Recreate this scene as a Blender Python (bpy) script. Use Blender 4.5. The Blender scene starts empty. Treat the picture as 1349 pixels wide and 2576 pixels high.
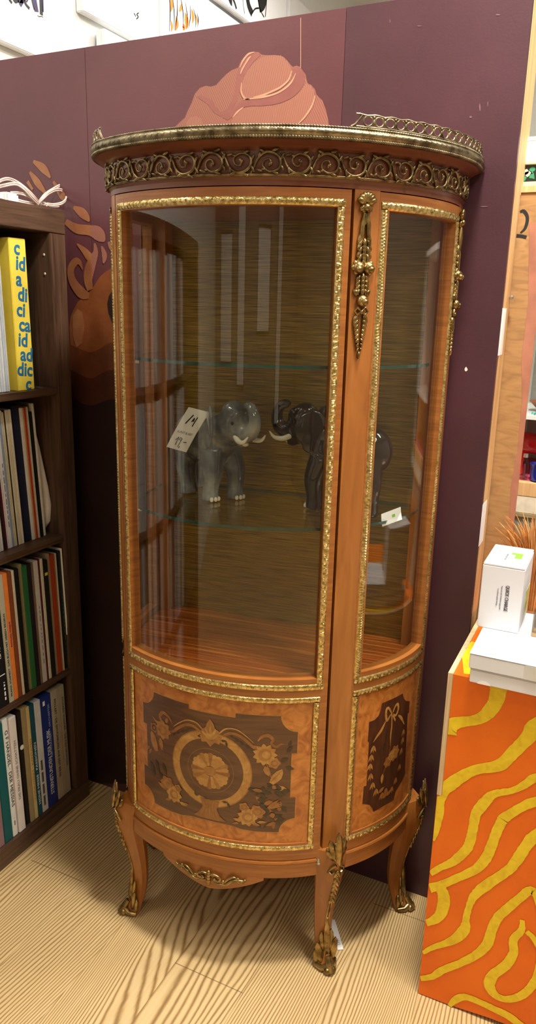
import bpy, bmesh, math, random
from mathutils import Vector, Matrix
from mathutils.bvhtree import BVHTree
rnd = random.Random(7)
PI = math.pi
S = bpy.context.scene
COL = S.collection

# ------------------------------------------------------------------ camera
CAM = Vector((0.5864, -1.4623, 1.2864)); YAW, PITCH, ROLL, FPX = 0.4412, -0.2619, 0.0247, 1894.8
PW, PH = 1349, 2576
_cy, _sy, _cp, _sp = math.cos(YAW), math.sin(YAW), math.cos(PITCH), math.sin(PITCH)
FWD = Vector((-_sy*_cp, _cy*_cp, _sp)); _r0 = Vector((_cy, _sy, 0)); _u0 = _r0.cross(FWD)
RIGHT = _r0*math.cos(ROLL) + _u0*math.sin(ROLL); UP = -_r0*math.sin(ROLL) + _u0*math.cos(ROLL)
cd = bpy.data.cameras.new('camera'); cam = bpy.data.objects.new('camera', cd); COL.objects.link(cam)
cd.sensor_fit = 'VERTICAL'; cd.sensor_height = 36.0; cd.sensor_width = 36.0*PW/PH; cd.lens = FPX*36.0/PH
cd.clip_start = 0.02; cd.clip_end = 60
cam.matrix_world = Matrix(((RIGHT.x, UP.x, -FWD.x, CAM.x), (RIGHT.y, UP.y, -FWD.y, CAM.y), (RIGHT.z, UP.z, -FWD.z, CAM.z), (0, 0, 0, 1)))
S.camera = cam
# ------------------------------------------------------------------ view, world
S.view_settings.view_transform = 'Standard'; S.view_settings.look = 'None'
S.view_settings.gamma = 1.0; S.view_settings.use_curve_mapping = False
S.view_settings.exposure = 0.24
W = bpy.data.worlds.new('world'); S.world = W; W.use_nodes = True
W.node_tree.nodes['Background'].inputs[0].default_value = (1.0, 0.95, 0.88, 1)
W.node_tree.nodes['Background'].inputs[1].default_value = 0.03
# unseen overhead lamps, some only added as fill: (x, y, energy, size x, size y)
CEIL = 2.75
LAMPS = [(0.46, -0.48, 50.0, 0.20, 0.20), (1.25, -0.62, 16.0, 0.20, 0.20), (-0.86, -1.05, 9.0, 0.12, 0.8), (1.6, -1.1, 12.0, 0.12, 0.8), (0.7, -3.1, 14.0, 1.1, 0.12), (-0.2, 1.05, 25.0, 1.1, 0.12), (1.25, 0.30, 18.0, 0.6, 0.12)]

# ------------------------------------------------------------------ pixel -> place
def ray(u, v): return FWD + RIGHT*((u - 674.5)/FPX) - UP*((v - 1288)/FPX)
def onX(u, v, x): w = ray(u, v); return CAM + w*((x - CAM.x)/w.x)
def onY(u, v, y): w = ray(u, v); return CAM + w*((y - CAM.y)/w.y)
def onZ(u, v, z): w = ray(u, v); return CAM + w*((z - CAM.z)/w.z)
# cabinet frame
CX, CY, CA, CB, CPHI = -0.0699, -0.0849, 0.338, 0.2999, 0.1335
_c, _s = math.cos(CPHI), math.sin(CPHI)
def to_local(x, y): x -= CX; y -= CY; return _c*x + _s*y, -_s*x + _c*y
def to_world(x, y): return CX + _c*x - _s*y, CY + _s*x + _c*y
def on_cab(u, v, o=0.0):
    w = ray(u, v); px, py = to_local(CAM.x, CAM.y); dx, dy = _c*w.x + _s*w.y, -_s*w.x + _c*w.y
    a, b = CA + o, CB + o; px /= a; py /= b; dx /= a; dy /= b
    A = dx*dx + dy*dy; B = 2*(px*dx + py*dy); Cc = px*px + py*py - 1; D = B*B - 4*A*Cc
    if D < 0: D = 0
    k = (-B - math.sqrt(D))/(2*A)
    return math.degrees(math.atan2(px + k*dx, -(py + k*dy))), CAM.z + k*w.z
def ell(t, o=0.0):
    """point of the half oval, t in degrees from the front; past 90 the wall runs straight back, 1 cm per degree"""
    x, y = _plan(t)
    if o: n = nrm(t); x += n.x*o; y += n.y*o
    return x, y
def _plan(t):
    r = math.radians(max(-90, min(90, t))); x, y = CA*math.sin(r), -CB*math.cos(r)
    if x < -.18: x = -.18 - .10*(1 - math.exp((x + .18)/.10))      # the hidden left side turns back more sharply
    elif x > .22: x += .010*((x - .22)/.118)**2
    return x, y + max(0, abs(t) - 90)*0.01
def nrm(t):
    if abs(t) > 89.6: return Vector((math.copysign(1, t), 0, 0))
    a, b = _plan(t - .3), _plan(t + .3); return Vector((b[1]-a[1], a[0]-b[0], 0)).normalized()
def C3(t, z, o=0.0): x, y = ell(t, o); return Vector((x, y, z))

# ------------------------------------------------------------------ materials
def rgb(h):
    h = h.lstrip('#'); f = lambda c: c/12.92 if c <= 0.04045 else ((c + 0.055)/1.055)**2.4
    return tuple(f(int(h[i:i+2], 16)/255) for i in (0, 2, 4)) + (1,)
def newmat(name):
    m = bpy.data.materials.new(name); m.use_nodes = True; n = m.node_tree; b = n.nodes['Principled BSDF']; return m, n, b
_MC = {}
def flat(h, rough=0.6, metal=0.0, spec=0.5, noise=0.12, scale=40.0, coat=0.0, bump=0.0):
    key = (h, rough, metal, spec, noise, scale, coat, bump)
    if key in _MC: return _MC[key]
    m, n, b = newmat('mat_' + h.strip('#'))
    c = rgb(h); tc = n.nodes.new('ShaderNodeTexCoord'); nz = n.nodes.new('ShaderNodeTexNoise')
    nz.inputs['Scale'].default_value = scale; nz.inputs['Detail'].default_value = 4
    n.links.new(tc.outputs['Object'], nz.inputs['Vector'])
    cr = n.nodes.new('ShaderNodeValToRGB'); cr.color_ramp.elements[0].position = 0.3; cr.color_ramp.elements[1].position = 0.7
    cr.color_ramp.elements[0].color = tuple(x*(1 - noise) for x in c[:3]) + (1,); cr.color_ramp.elements[1].color = tuple(min(1, x*(1 + noise)) for x in c[:3]) + (1,)
    n.links.new(nz.outputs['Fac'], cr.inputs['Fac']); n.links.new(cr.outputs['Color'], b.inputs['Base Color'])
    b.inputs['Roughness'].default_value = rough; b.inputs['Metallic'].default_value = metal
    b.inputs['Specular IOR Level'].default_value = spec; b.inputs['Coat Weight'].default_value = coat; b.inputs['Coat Roughness'].default_value = 0.1
    if bump:
        bp = n.nodes.new('ShaderNodeBump'); bp.inputs['Strength'].default_value = bump; bp.inputs['Distance'].default_value = 0.002
        n.links.new(nz.outputs['Fac'], bp.inputs['Height']); n.links.new(bp.outputs['Normal'], b.inputs['Normal'])
    _MC[key] = m; return m
def wood(name, stops, stretch=(8, 8, 1), scale=6.0, rough=0.35, coat=0.0, dist=1.0, bump=0.0, wave=None):
    m, n, b = newmat(name); tc = n.nodes.new('ShaderNodeTexCoord'); mp = n.nodes.new('ShaderNodeMapping')
    mp.inputs['Scale'].default_value = stretch; n.links.new(tc.outputs['Object'], mp.inputs['Vector'])
    nz = n.nodes.new('ShaderNodeTexNoise'); nz.inputs['Scale'].default_value = scale; nz.inputs['Detail'].default_value = 7; nz.inputs['Distortion'].default_value = dist
    n.links.new(mp.outputs['Vector'], nz.inputs['Vector'])
    cr = n.nodes.new('ShaderNodeValToRGB'); e = cr.color_ramp.elements
    while len(e) < len(stops): e.new(0.5)
    for i, (p, h) in enumerate(stops): e[i].position = p; e[i].color = rgb(h)
    n.links.new(nz.outputs['Fac'], cr.inputs['Fac']); n.links.new(cr.outputs['Color'], b.inputs['Base Color'])
    b.inputs['Roughness'].default_value = rough; b.inputs['Coat Weight'].default_value = coat; b.inputs['Coat Roughness'].default_value = 0.15
    if bump:
        bp = n.nodes.new('ShaderNodeBump'); bp.inputs['Strength'].default_value = bump; bp.inputs['Distance'].default_value = 0.001
        n.links.new(nz.outputs['Fac'], bp.inputs['Height']); n.links.new(bp.outputs['Normal'], b.inputs['Normal'])
    return m
def glass_thin(name, tint=(0.93, 0.93, 0.90), ior=1.5, rough=0.0):
    m = bpy.data.materials.new(name); m.use_nodes = True; n = m.node_tree; n.nodes.clear()
    out = n.nodes.new('ShaderNodeOutputMaterial'); tr = n.nodes.new('ShaderNodeBsdfTransparent'); gl = n.nodes.new('ShaderNodeBsdfGlossy')
    mx = n.nodes.new('ShaderNodeMixShader')
    tr.inputs[0].default_value = (*tint, 1); gl.inputs['Roughness'].default_value = rough
    gl.inputs['Color'].default_value = (1, 1, 1, 1)
    ge = n.nodes.new('ShaderNodeNewGeometry'); dt = n.nodes.new('ShaderNodeVectorMath'); dt.operation = 'DOT_PRODUCT'; n.links.new(ge.outputs['Normal'], dt.inputs[0]); n.links.new(ge.outputs['Incoming'], dt.inputs[1])
    f0 = ((ior-1)/(ior+1))**2; last = dt.outputs['Value']
    for op, v in (('ABSOLUTE', None), ('SUBTRACT', 1.0), ('POWER', 5.0), ('MULTIPLY', 1 - f0), ('ADD', f0)):   # thin-pane reflectance from the viewing angle
        q = n.nodes.new('ShaderNodeMath'); q.operation = op
        if op == 'SUBTRACT': q.inputs[0].default_value = v; n.links.new(last, q.inputs[1])
        else:
            n.links.new(last, q.inputs[0])
            if v is not None: q.inputs[1].default_value = v
        last = q.outputs[0]
    n.links.new(last, mx.inputs[0]); n.links.new(tr.outputs[0], mx.inputs[1]); n.links.new(gl.outputs[0], mx.inputs[2]); n.links.new(mx.outputs[0], out.inputs[0])
    return m
def emit(name, col, st):
    m, n, b = newmat(name); b.inputs['Emission Color'].default_value = (*col, 1); b.inputs['Emission Strength'].default_value = st; return m
def metal(name, c0, c1, rough=0.3, scale=90.0):
    m, n, b = newmat(name); tc = n.nodes.new('ShaderNodeTexCoord'); nz = n.nodes.new('ShaderNodeTexNoise'); nz.inputs['Scale'].default_value = scale; nz.inputs['Detail'].default_value = 5
    n.links.new(tc.outputs['Object'], nz.inputs['Vector']); cr = n.nodes.new('ShaderNodeValToRGB')
    cr.color_ramp.elements[0].position = 0.35; cr.color_ramp.elements[0].color = rgb(c0); cr.color_ramp.elements[1].position = 0.65; cr.color_ramp.elements[1].color = rgb(c1)
    n.links.new(nz.outputs['Fac'], cr.inputs['Fac']); n.links.new(cr.outputs['Color'], b.inputs['Base Color'])
    b.inputs['Metallic'].default_value = 0.9; b.inputs['Roughness'].default_value = rough
    return m

M = {}
M['satinwood'] = wood('satinwood', [(0.3, '#8a5220'), (0.55, '#9d6129'), (0.75, '#ab6e31')], (9, 9, 1), 5, 0.38, 0.25)
M['satinwood_h'] = wood('satinwood_h', [(0.3, '#874f1f'), (0.55, '#9a5e28'), (0.75, '#a86b30')], (2, 2, 30), 5, 0.38, 0.25)
M['fascia'] = wood('fascia_wood', [(0.3, '#60331f'), (0.55, '#703d24'), (0.75, '#7c4629')], (2, 2, 24), 5, 0.36, 0.25)
M['burr'] = wood('burr_veneer', [(0.3, '#955320'), (0.5, '#b26d2e'), (0.72, '#c68340')], (1, 1, 1), 26, 0.3, 0.35, 2.5)
M['dark_veneer'] = wood('dark_veneer', [(0.3, '#4a2c1a'), (0.55, '#5c3a22'), (0.75, '#694529')], (2, 2, 14), 6, 0.32, 0.35)
M['dark_veneer2'] = wood('rosewood_veneer', [(0.3, '#3a1b10'), (0.55, '#4b2616'), (0.75, '#5a3019')], (12, 12, 2), 6, 0.32, 0.35)
M['maple'] = wood('maple_inlay', [(0.3, '#9a6a30'), (0.55, '#ae7f3f'), (0.75, '#bc9050')], (3, 3, 3), 18, 0.32, 0.3)
M['maple_mid'] = wood('pear_inlay', [(0.3, '#885628'), (0.55, '#9a6833'), (0.75, '#a6763e')], (3, 3, 3), 18, 0.32, 0.3)
M['leaf_dark'] = wood('stained_inlay', [(0.3, '#2f2216'), (0.6, '#3c2c1c'), (0.8, '#48351f')], (3, 3, 3), 18, 0.32, 0.3)
M['leaf_tan'] = wood('walnut_inlay', [(0.3, '#7a4a20'), (0.55, '#8c5a2a'), (0.8, '#9c6a35')], (3, 3, 3), 18, 0.32, 0.3)
M['mahogany'] = wood('mahogany_floor', [(0.34, '#5e220a'), (0.46, '#a5561f'), (0.52, '#742e0e'), (0.62, '#bb6c2e')], (1.0, 46, 8), 3, 0.3, 0.2, 0.3)
M['inner_wood'] = wood('inner_wood', [(0.3, '#6e3a1c'), (0.6, '#84492a'), (0.8, '#905232')], (8, 8, 1), 5, 0.5)
M['gilt'] = metal('gilt_brass', '#ab914c', '#eed89c', 0.27, 160)
M['bronze'] = metal('antique_bronze', '#6e5a34', '#b59b66', 0.27, 60)
M['bronze_rim'] = metal('rim_bronze', '#574d3a', '#9a8e72', 0.34, 50)
M['bronze_dark'] = metal('old_bronze', '#5a4a2e', '#94805a', 0.33, 80)
M['glass'] = glass_thin('cabinet_glass')
M['shelf_glass'] = glass_thin('shelf_glass', (0.90, 0.94, 0.92))
M['shelf_edge'] = flat('#17463f', 0.15, 0, 0.8)
# gold lining fabric
m, n, b = newmat('gold_fabric'); tc = n.nodes.new('ShaderNodeTexCoord'); mp = n.nodes.new('ShaderNodeMapping'); mp.inputs['Scale'].default_value = (5, 5, 420)
nz = n.nodes.new('ShaderNodeTexNoise'); nz.inputs['Scale'].default_value = 3; nz.inputs['Detail'].default_value = 5; n.links.new(tc.outputs['Object'], mp.inputs[0]); n.links.new(mp.outputs[0], nz.inputs[0])
cr = n.nodes.new('ShaderNodeValToRGB'); e = cr.color_ramp.elements; e[0].position = 0.36; e[0].color = rgb('#4e3b12'); e[1].position = 0.5; e[1].color = rgb('#8e712c'); e.new(0.7).color = rgb('#b39344')
n.links.new(nz.outputs[0], cr.inputs[0]); n.links.new(cr.outputs[0], b.inputs['Base Color']); b.inputs['Roughness'].default_value = 0.4; b.inputs['Metallic'].default_value = 0.55
M['fabric'] = m
# ash plank floor
def floor_mat():
    m, n, b = newmat('ash_planks'); N = n.nodes.new; L = n.links.new
    tc = N('ShaderNodeTexCoord'); sep = N('ShaderNodeSeparateXYZ'); L(tc.outputs['Object'], sep.inputs[0])
    def math_(op, a, bb=None):
        x = N('ShaderNodeMath'); x.operation = op
        for i, q in enumerate((a, bb)):
            if q is None: continue
            if isinstance(q, (int, float)): x.inputs[i].default_value = q
            else: L(q, x.inputs[i])
        return x.outputs[0]
    px = math_('DIVIDE', math_('ADD', sep.outputs[0], 0.094 + 0.155*20), 0.155)   # plank column
    pi_ = math_('FLOOR', px)
    off = math_('MULTIPLY', math_('SINE', math_('MULTIPLY', pi_, 12.9898)), 3.7)
    ysh = math_('ADD', sep.outputs[1], off)
    comb = N('ShaderNodeCombineXYZ'); L(math_('ADD', math_('MULTIPLY', sep.outputs[0], 1.0), math_('MULTIPLY', pi_, 0.37)), comb.inputs[0]); L(math_('MULTIPLY', ysh, 0.16), comb.inputs[1])
    n1 = N('ShaderNodeTexNoise'); n1.inputs['Scale'].default_value = 4.2; n1.inputs['Detail'].default_value = 2; n1.inputs['Roughness'].default_value = 0.3; L(comb.outputs[0], n1.inputs[0])
    comb2 = N('ShaderNodeCombineXYZ'); L(math_('MULTIPLY', sep.outputs[0], 60), comb2.inputs[0]); L(math_('MULTIPLY', sep.outputs[1], 20), comb2.inputs[1])
    n2 = N('ShaderNodeTexNoise'); n2.inputs['Scale'].default_value = 1.0; n2.inputs['Detail'].default_value = 3; L(comb2.outputs[0], n2.inputs[0])
    ph = math_('ADD', math_('ADD', math_('MULTIPLY', n1.outputs[0], 250.0), math_('MULTIPLY', sep.outputs[0], 900.0)), math_('MULTIPLY', n2.outputs[0], 2.2))
    g = math_('POWER', math_('ADD', math_('MULTIPLY', math_('SINE', ph), 0.5), 0.5), 2.6)
    comb3 = N('ShaderNodeCombineXYZ'); L(math_('MULTIPLY', sep.outputs[0], 160), comb3.inputs[0]); L(math_('MULTIPLY', sep.outputs[1], 6), comb3.inputs[1])
    n3 = N('ShaderNodeTexNoise'); n3.inputs['Scale'].default_value = 1.0; n3.inputs['Detail'].default_value = 4; L(comb3.outputs[0], n3.inputs[0])
    fac = math_('ADD', math_('MULTIPLY', g, 0.68), math_('MULTIPLY', n3.outputs[0], 0.32))
    cr = N('ShaderNodeValToRGB'); e = cr.color_ramp.elements; e[0].position = 0.12; e[0].color = rgb('#cfb586'); e[1].position = 0.88; e[1].color = rgb('#84673f'); e.new(0.5).color = rgb('#b69764')
    L(fac, cr.inputs[0])
    # joints
    fx = math_('ABSOLUTE', math_('SUBTRACT', math_('FRACT', px), 0.5)); jx = math_('GREATER_THAN', fx, 0.4945)
    py = math_('DIVIDE', math_('ADD', math_('ADD', sep.outputs[1], 0.411 + 12.0), math_('MULTIPLY', math_('SUBTRACT', pi_, 20.0), 0.431)), 1.2)
    fy = math_('ABSOLUTE', math_('SUBTRACT', math_('FRACT', math_('ADD', py, 0.5)), 0.5)); jy = math_('LESS_THAN', fy, 0.0009)
    j = math_('MAXIMUM', math_('MULTIPLY', jx, 0.35), jy)
    mx = N('ShaderNodeMixRGB'); L(math_('MULTIPLY', j, 0.65), mx.inputs[0]); L(cr.outputs[0], mx.inputs[1]); mx.inputs[2].default_value = rgb('#5a4426')
    L(mx.outputs[0], b.inputs['Base Color']); b.inputs['Roughness'].default_value = 0.5
    bp = N('ShaderNodeBump'); bp.inputs['Strength'].default_value = 0.15; bp.inputs['Distance'].default_value = 0.001; L(fac, bp.inputs['Height']); L(bp.outputs[0], b.inputs['Normal'])
    return m
M['floor'] = floor_mat()
M['white_wall'] = flat('#e6e8e6', 0.85, noise=0.02, scale=3)
M['cream_wall'] = flat('#ded6c4', 0.85, noise=0.03, scale=3)
M['ceiling'] = flat('#dedad2', 0.9, noise=0.02, scale=3)
def paint(name, h0, h1, h2, rough=0.42, scale=2.2):
    m, n, b = newmat(name); tc = n.nodes.new('ShaderNodeTexCoord'); nz = n.nodes.new('ShaderNodeTexNoise'); nz.inputs['Scale'].default_value = scale; nz.inputs['Detail'].default_value = 6; nz.inputs['Roughness'].default_value = 0.6
    n.links.new(tc.outputs['Object'], nz.inputs[0]); cr = n.nodes.new('ShaderNodeValToRGB'); e = cr.color_ramp.elements
    e[0].position = 0.32; e[0].color = rgb(h0); e[1].position = 0.68; e[1].color = rgb(h2); e.new(0.5).color = rgb(h1)
    n.links.new(nz.outputs[0], cr.inputs[0]); n.links.new(cr.outputs[0], b.inputs['Base Color']); b.inputs['Roughness'].default_value = rough
    n2 = n.nodes.new('ShaderNodeTexNoise'); n2.inputs['Scale'].default_value = 260; n2.inputs['Detail'].default_value = 2; n.links.new(tc.outputs['Object'], n2.inputs[0])
    bp = n.nodes.new('ShaderNodeBump'); bp.inputs['Strength'].default_value = 0.12; bp.inputs['Distance'].default_value = 0.001; n.links.new(n2.outputs[0], bp.inputs['Height']); n.links.new(bp.outputs[0], b.inputs['Normal'])
    return m
M['burgundy'] = paint('burgundy_paint', '#4c272c', '#552d33', '#5c3238')
M['plum'] = paint('plum_paint', '#3a1e26', '#42232c', '#4a2933')
def hatch(name, h0, h1, rot, scale, dist=3.0):
    m, n, b = newmat(name); tc = n.nodes.new('ShaderNodeTexCoord'); mp = n.nodes.new('ShaderNodeMapping'); mp.inputs['Rotation'].default_value = (0, rot, 0)
    n.links.new(tc.outputs['Object'], mp.inputs[0]); w = n.nodes.new('ShaderNodeTexWave'); w.inputs['Scale'].default_value = scale; w.inputs['Distortion'].default_value = dist; w.inputs['Detail'].default_value = 3; w.inputs['Detail Scale'].default_value = 0.6
    n.links.new(mp.outputs[0], w.inputs[0]); cr = n.nodes.new('ShaderNodeValToRGB'); cr.color_ramp.elements[0].color = rgb(h0); cr.color_ramp.elements[1].color = rgb(h1)
    cr.color_ramp.elements[0].position = 0.2
    n.links.new(w.outputs['Fac'], cr.inputs[0]); n.links.new(cr.outputs[0], b.inputs['Base Color']); b.inputs['Roughness'].default_value = 0.5; return m
M['mural_pink'] = hatch('mural_pink', '#805046', '#93614f', 0.5, 75)
M['mural_light'] = hatch('mural_light', '#86564a', '#9c6a56', 0.25, 85)
M['mural_band'] = paint('mural_band', '#7a4742', '#845049', '#8c5750', 0.5, 9)
M['mural_line'] = flat('#b98a70', 0.5)
M['mural_orange'] = paint('mural_orange', '#7e4a30', '#8d5837', '#9a6844', 0.45, 14)
M['mural_body'] = paint('mural_body', '#6e3a1e', '#7d4522', '#8a512c', 0.45, 12)
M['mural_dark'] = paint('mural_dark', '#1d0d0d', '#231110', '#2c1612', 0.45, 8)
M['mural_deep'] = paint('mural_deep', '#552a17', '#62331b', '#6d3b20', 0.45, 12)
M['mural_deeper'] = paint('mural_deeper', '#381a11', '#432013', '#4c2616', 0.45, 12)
M['chip'] = flat('#e8dccf', 0.7)
M['scuff'] = flat('#6e4e58', 0.6)
M['timber'] = wood('raw_timber', [(0.3, '#c79a66'), (0.55, '#d8b07c'), (0.75, '#e2c092')], (20, 20, 1), 5, 0.6)
M['ply'] = wood('ply_edge', [(0.3, '#b89a72'), (0.55, '#d6bd95'), (0.75, '#e0cba6')], (30, 30, 1), 5, 0.6)
M['mdf'] = wood('hardboard', [(0.3, '#967048'), (0.5, '#a87f50'), (0.72, '#b28a5a')], (7, 7, 26), 2.4, 0.6, 0, 1.5)
M['mdf_red'] = flat('#a9705a', 0.6, noise=0.18, scale=20)
M['oak_dark'] = wood('dark_walnut', [(0.3, '#392920'), (0.5, '#523b2c'), (0.75, '#644a38')], (4, 1.2, 26), 5, 0.45)
M['oak_dark_v'] = wood('dark_walnut_v', [(0.3, '#392920'), (0.5, '#523b2c'), (0.75, '#644a38')], (18, 26, 1.2), 5, 0.45)
M['orange'] = paint('orange_paint', '#dd6400', '#e46b00', '#e97100', 0.55, 10)
M['yellow'] = wood('yellow_brush', [(0.3, '#d6b21a'), (0.5, '#e3c31c'), (0.72, '#edcf28')], (6, 6, 6), 9, 0.5)
M['card'] = flat('#dcdde2', 0.6, noise=0.02, scale=8)
M['paper'] = flat('#eeeeee', 0.75, noise=0.02, scale=8)
M['ink'] = flat('#18181a', 0.6)
M['grey_ink'] = flat('#8a8a90', 0.6)
M['green_ink'] = flat('#7cc23a', 0.6)

# ------------------------------------------------------------------ mesh helpers
def tag(o, label=None, cat=None, group=None, kind=None):
    if label: o['label'] = label
    if cat: o['category'] = cat
    if group: o['group'] = group
    if kind: o['kind'] = kind
    return o
def empty(name, loc=(0, 0, 0), rz=0.0):
    o = bpy.data.objects.new(name, None); COL.objects.link(o); o.location = loc; o.rotation_euler = (0, 0, rz); o.empty_display_size = 0.05; return o
def obj(name, bm, mats, parent=None, smooth=False, angle=0.6):
    bmesh.ops.recalc_face_normals(bm, faces=bm.faces[:]) if smooth != 'keep' else None
    me = bpy.data.meshes.new(name); 
    if smooth:
        for f in bm.faces: f.smooth = True
        for e in bm.edges:
            if len(e.link_faces) == 2 and e.calc_face_angle(0) > angle: e.smooth = False
    bm.to_mesh(me); bm.free()
    for q in (mats if isinstance(mats, (list, tuple)) else [mats]): me.materials.append(q)
    o = bpy.data.objects.new(name, me); COL.objects.link(o)
    if parent: o.parent = parent
    return o
def box(bm, lo, hi, mi=0, bev=0.0, mat=None):
    vs = [bm.verts.new((x, y, z)) for x in (lo[0], hi[0]) for y in (lo[1], hi[1]) for z in (lo[2], hi[2])]
    fs = [bm.faces.new([vs[i] for i in q]) for q in ((0, 1, 3, 2), (4, 6, 7, 5), (0, 4, 5, 1), (2, 3, 7, 6), (0, 2, 6, 4), (1, 5, 7, 3))]
    for f in fs: f.material_index = mi
    if bev:
        es = list({e for f in fs for e in f.edges}); r = bmesh.ops.bevel(bm, geom=es, offset=bev, segments=2, affect='EDGES', clamp_overlap=True)
        for f in r['faces']: f.material_index = mi
        vs = list({v for f in r['faces'] for v in f.verts} | {v for v in vs if v.is_valid})
    if mat is not None: bmesh.ops.transform(bm, matrix=mat, verts=[v for v in vs if v.is_valid])
    return vs
def tube(bm, pts, rad, sides=8, mi=0, caps=True, closed=False):
    pts = [Vector(p) for p in pts]; n = len(pts); rings = []
    if not hasattr(rad, '__len__'): rad = [rad]*n
    ref = None
    for i in range(n):
        a = pts[i-1] if (i or closed) else pts[i]; b = pts[(i+1) % n] if (i < n-1 or closed) else pts[i]
        d = (b - a).normalized() if (b - a).length > 1e-9 else Vector((0, 0, 1))
        if ref is None: ref = d.orthogonal().normalized()
        ref = (ref - d*ref.dot(d)); ref = ref.normalized() if ref.length > 1e-6 else d.orthogonal().normalized()
        bn = d.cross(ref)
        rings.append([bm.verts.new(pts[i] + (ref*math.cos(2*PI*k/sides) + bn*math.sin(2*PI*k/sides))*rad[i]) for k in range(sides)])
    for i in range(n if closed else n-1):
        A, B = rings[i], rings[(i+1) % n]
        for k in range(sides):
            f = bm.faces.new((A[k], A[(k+1) % sides], B[(k+1) % sides], B[k])); f.material_index = mi
    if caps and not closed:
        for r in (rings[0][::-1], rings[-1]): f = bm.faces.new(r); f.material_index = mi
def catmull(pts, k=6):
    pts = [Vector(p) for p in pts]; out = []
    for i in range(len(pts)-1):
        p0 = pts[max(i-1, 0)]; p1 = pts[i]; p2 = pts[i+1]; p3 = pts[min(i+2, len(pts)-1)]
        for j in range(k):
            t = j/k; out.append(0.5*((2*p1) + (p2-p0)*t + (2*p0-5*p1+4*p2-p3)*t*t + (3*p1-p0-3*p2+p3)*t**3))
    out.append(pts[-1]); return out
def ball(bm, c, r, mat3=None, seg=8, mi=0):
    """ellipsoid: c centre, r radii, mat3 columns = axes"""
    Mx = Matrix.Translation(c) @ ((mat3.to_4x4() if mat3 is not None else Matrix.Identity(4)) @ Matrix.Diagonal((*r, 1)))
    res = bmesh.ops.create_uvsphere(bm, u_segments=seg, v_segments=max(4, seg*2//3), radius=1.0, matrix=Mx)
    for f in {f for v in res['verts'] for f in v.link_faces}: f.material_index = mi
def lathe(bm, prof, seg=20, mi=0, c=(0, 0, 0)):
    rings = []
    for r, z in prof: rings.append([bm.verts.new((c[0] + r*math.cos(2*PI*k/seg), c[1] + r*math.sin(2*PI*k/seg), c[2] + z)) for k in range(seg)])
    for A, B in zip(rings, rings[1:]):
        for k in range(seg): f = bm.faces.new((A[k], A[(k+1) % seg], B[(k+1) % seg], B[k])); f.material_index = mi
    for r in (rings[0][::-1], rings[-1]): f = bm.faces.new(r); f.material_index = mi
def text_mesh(s, size, ext=0.0002, align='CENTER', shear=0.0, bold=0.0):
    cu = bpy.data.curves.new('t', 'FONT'); cu.body = s; cu.size = size; cu.align_x = align; cu.align_y = 'CENTER'; cu.extrude = ext; cu.resolution_u = 3; cu.shear = shear; cu.offset = bold
    o = bpy.data.objects.new('t', cu); COL.objects.link(o); bpy.context.view_layer.update()
    me = bpy.data.meshes.new_from_object(o.evaluated_get(bpy.context.evaluated_depsgraph_get())); bpy.data.objects.remove(o); return me
def lettering(name, s, size, org, right, up, m, parent=None, align='CENTER', width=None, shear=0.0):
    """flat lettering; org centre point, right/up directions in the parent's space; width squeezes to a length"""
    me = text_mesh(s, size, 0.0002, align, shear); me.materials.clear(); me.materials.append(m)
    r = Vector(right).normalized(); u = Vector(up).normalized(); nn = r.cross(u); k = 1.0
    if width and len(me.vertices):
        w = max(v.co.x for v in me.vertices) - min(v.co.x for v in me.vertices); k = width/w if w > 0 else 1
    me.transform(Matrix(((r.x*k, u.x, nn.x, org[0]), (r.y*k, u.y, nn.y, org[1]), (r.z*k, u.z, nn.z, org[2]), (0, 0, 0, 1))))
    o = bpy.data.objects.new(name, me); COL.objects.link(o)
    if parent: o.parent = parent
    return o
def fill_poly(bm, pts2, fn, mi=0, cuts=None, holes=()):
    """flat polygon in (u,v), cut along u at the given step so that it can follow a curve, mapped by fn"""
    tmp = bmesh.new(); es = []
    for loop in [pts2, *holes]:
        vs = [tmp.verts.new((p[0], p[1], 0)) for p in loop]
        for i in range(len(vs)): es.append(tmp.edges.new((vs[i], vs[(i+1) % len(vs)])))
    bmesh.ops.triangle_fill(tmp, use_beauty=True, use_dissolve=False, edges=es)
    if cuts:
        u0 = min(p[0] for p in pts2); u1 = max(p[0] for p in pts2); k = math.ceil(u0/cuts)
        while k*cuts < u1:
            bmesh.ops.bisect_plane(tmp, geom=tmp.verts[:] + tmp.edges[:] + tmp.faces[:], plane_co=(k*cuts, 0, 0), plane_no=(1, 0, 0)); k += 1
    tmp.verts.index_update(); mp = [bm.verts.new(fn(v.co.x, v.co.y)) for v in tmp.verts]
    for f in tmp.faces:
        try: g = bm.faces.new([mp[v.index] for v in f.verts]); g.material_index = mi
        except ValueError: pass
    tmp.free()
def ribbon2(pts, wid, k=6):
    """outline polygon of a brush stroke through pts with widths wid (2-D)"""
    P = catmull([(p[0], p[1], w) for p, w in zip(pts, wid)], k); L, R_ = [], []
    for i in range(len(P)):
        a = P[max(i-1, 0)]; b = P[min(i+1, len(P)-1)]; d = Vector((b.x-a.x, b.y-a.y)); d = d.normalized() if d.length > 1e-9 else Vector((1, 0)); nn = Vector((-d.y, d.x))*P[i].z*0.5
        L.append((P[i].x + nn.x, P[i].y + nn.y)); R_.append((P[i].x - nn.x, P[i].y - nn.y))
    return L, R_
def stroke(bm, pts, wid, fn, mi=0, k=6):
    L, R_ = ribbon2(pts, wid, k); A = [bm.verts.new(fn(*p)) for p in L]; B = [bm.verts.new(fn(*p)) for p in R_]
    for i in range(len(A)-1):
        try: f = bm.faces.new((A[i], A[i+1], B[i+1], B[i])); f.material_index = mi
        except ValueError: pass
def frange(a, b, n): return [a + (b-a)*i/(n-1) for i in range(n)]
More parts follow.
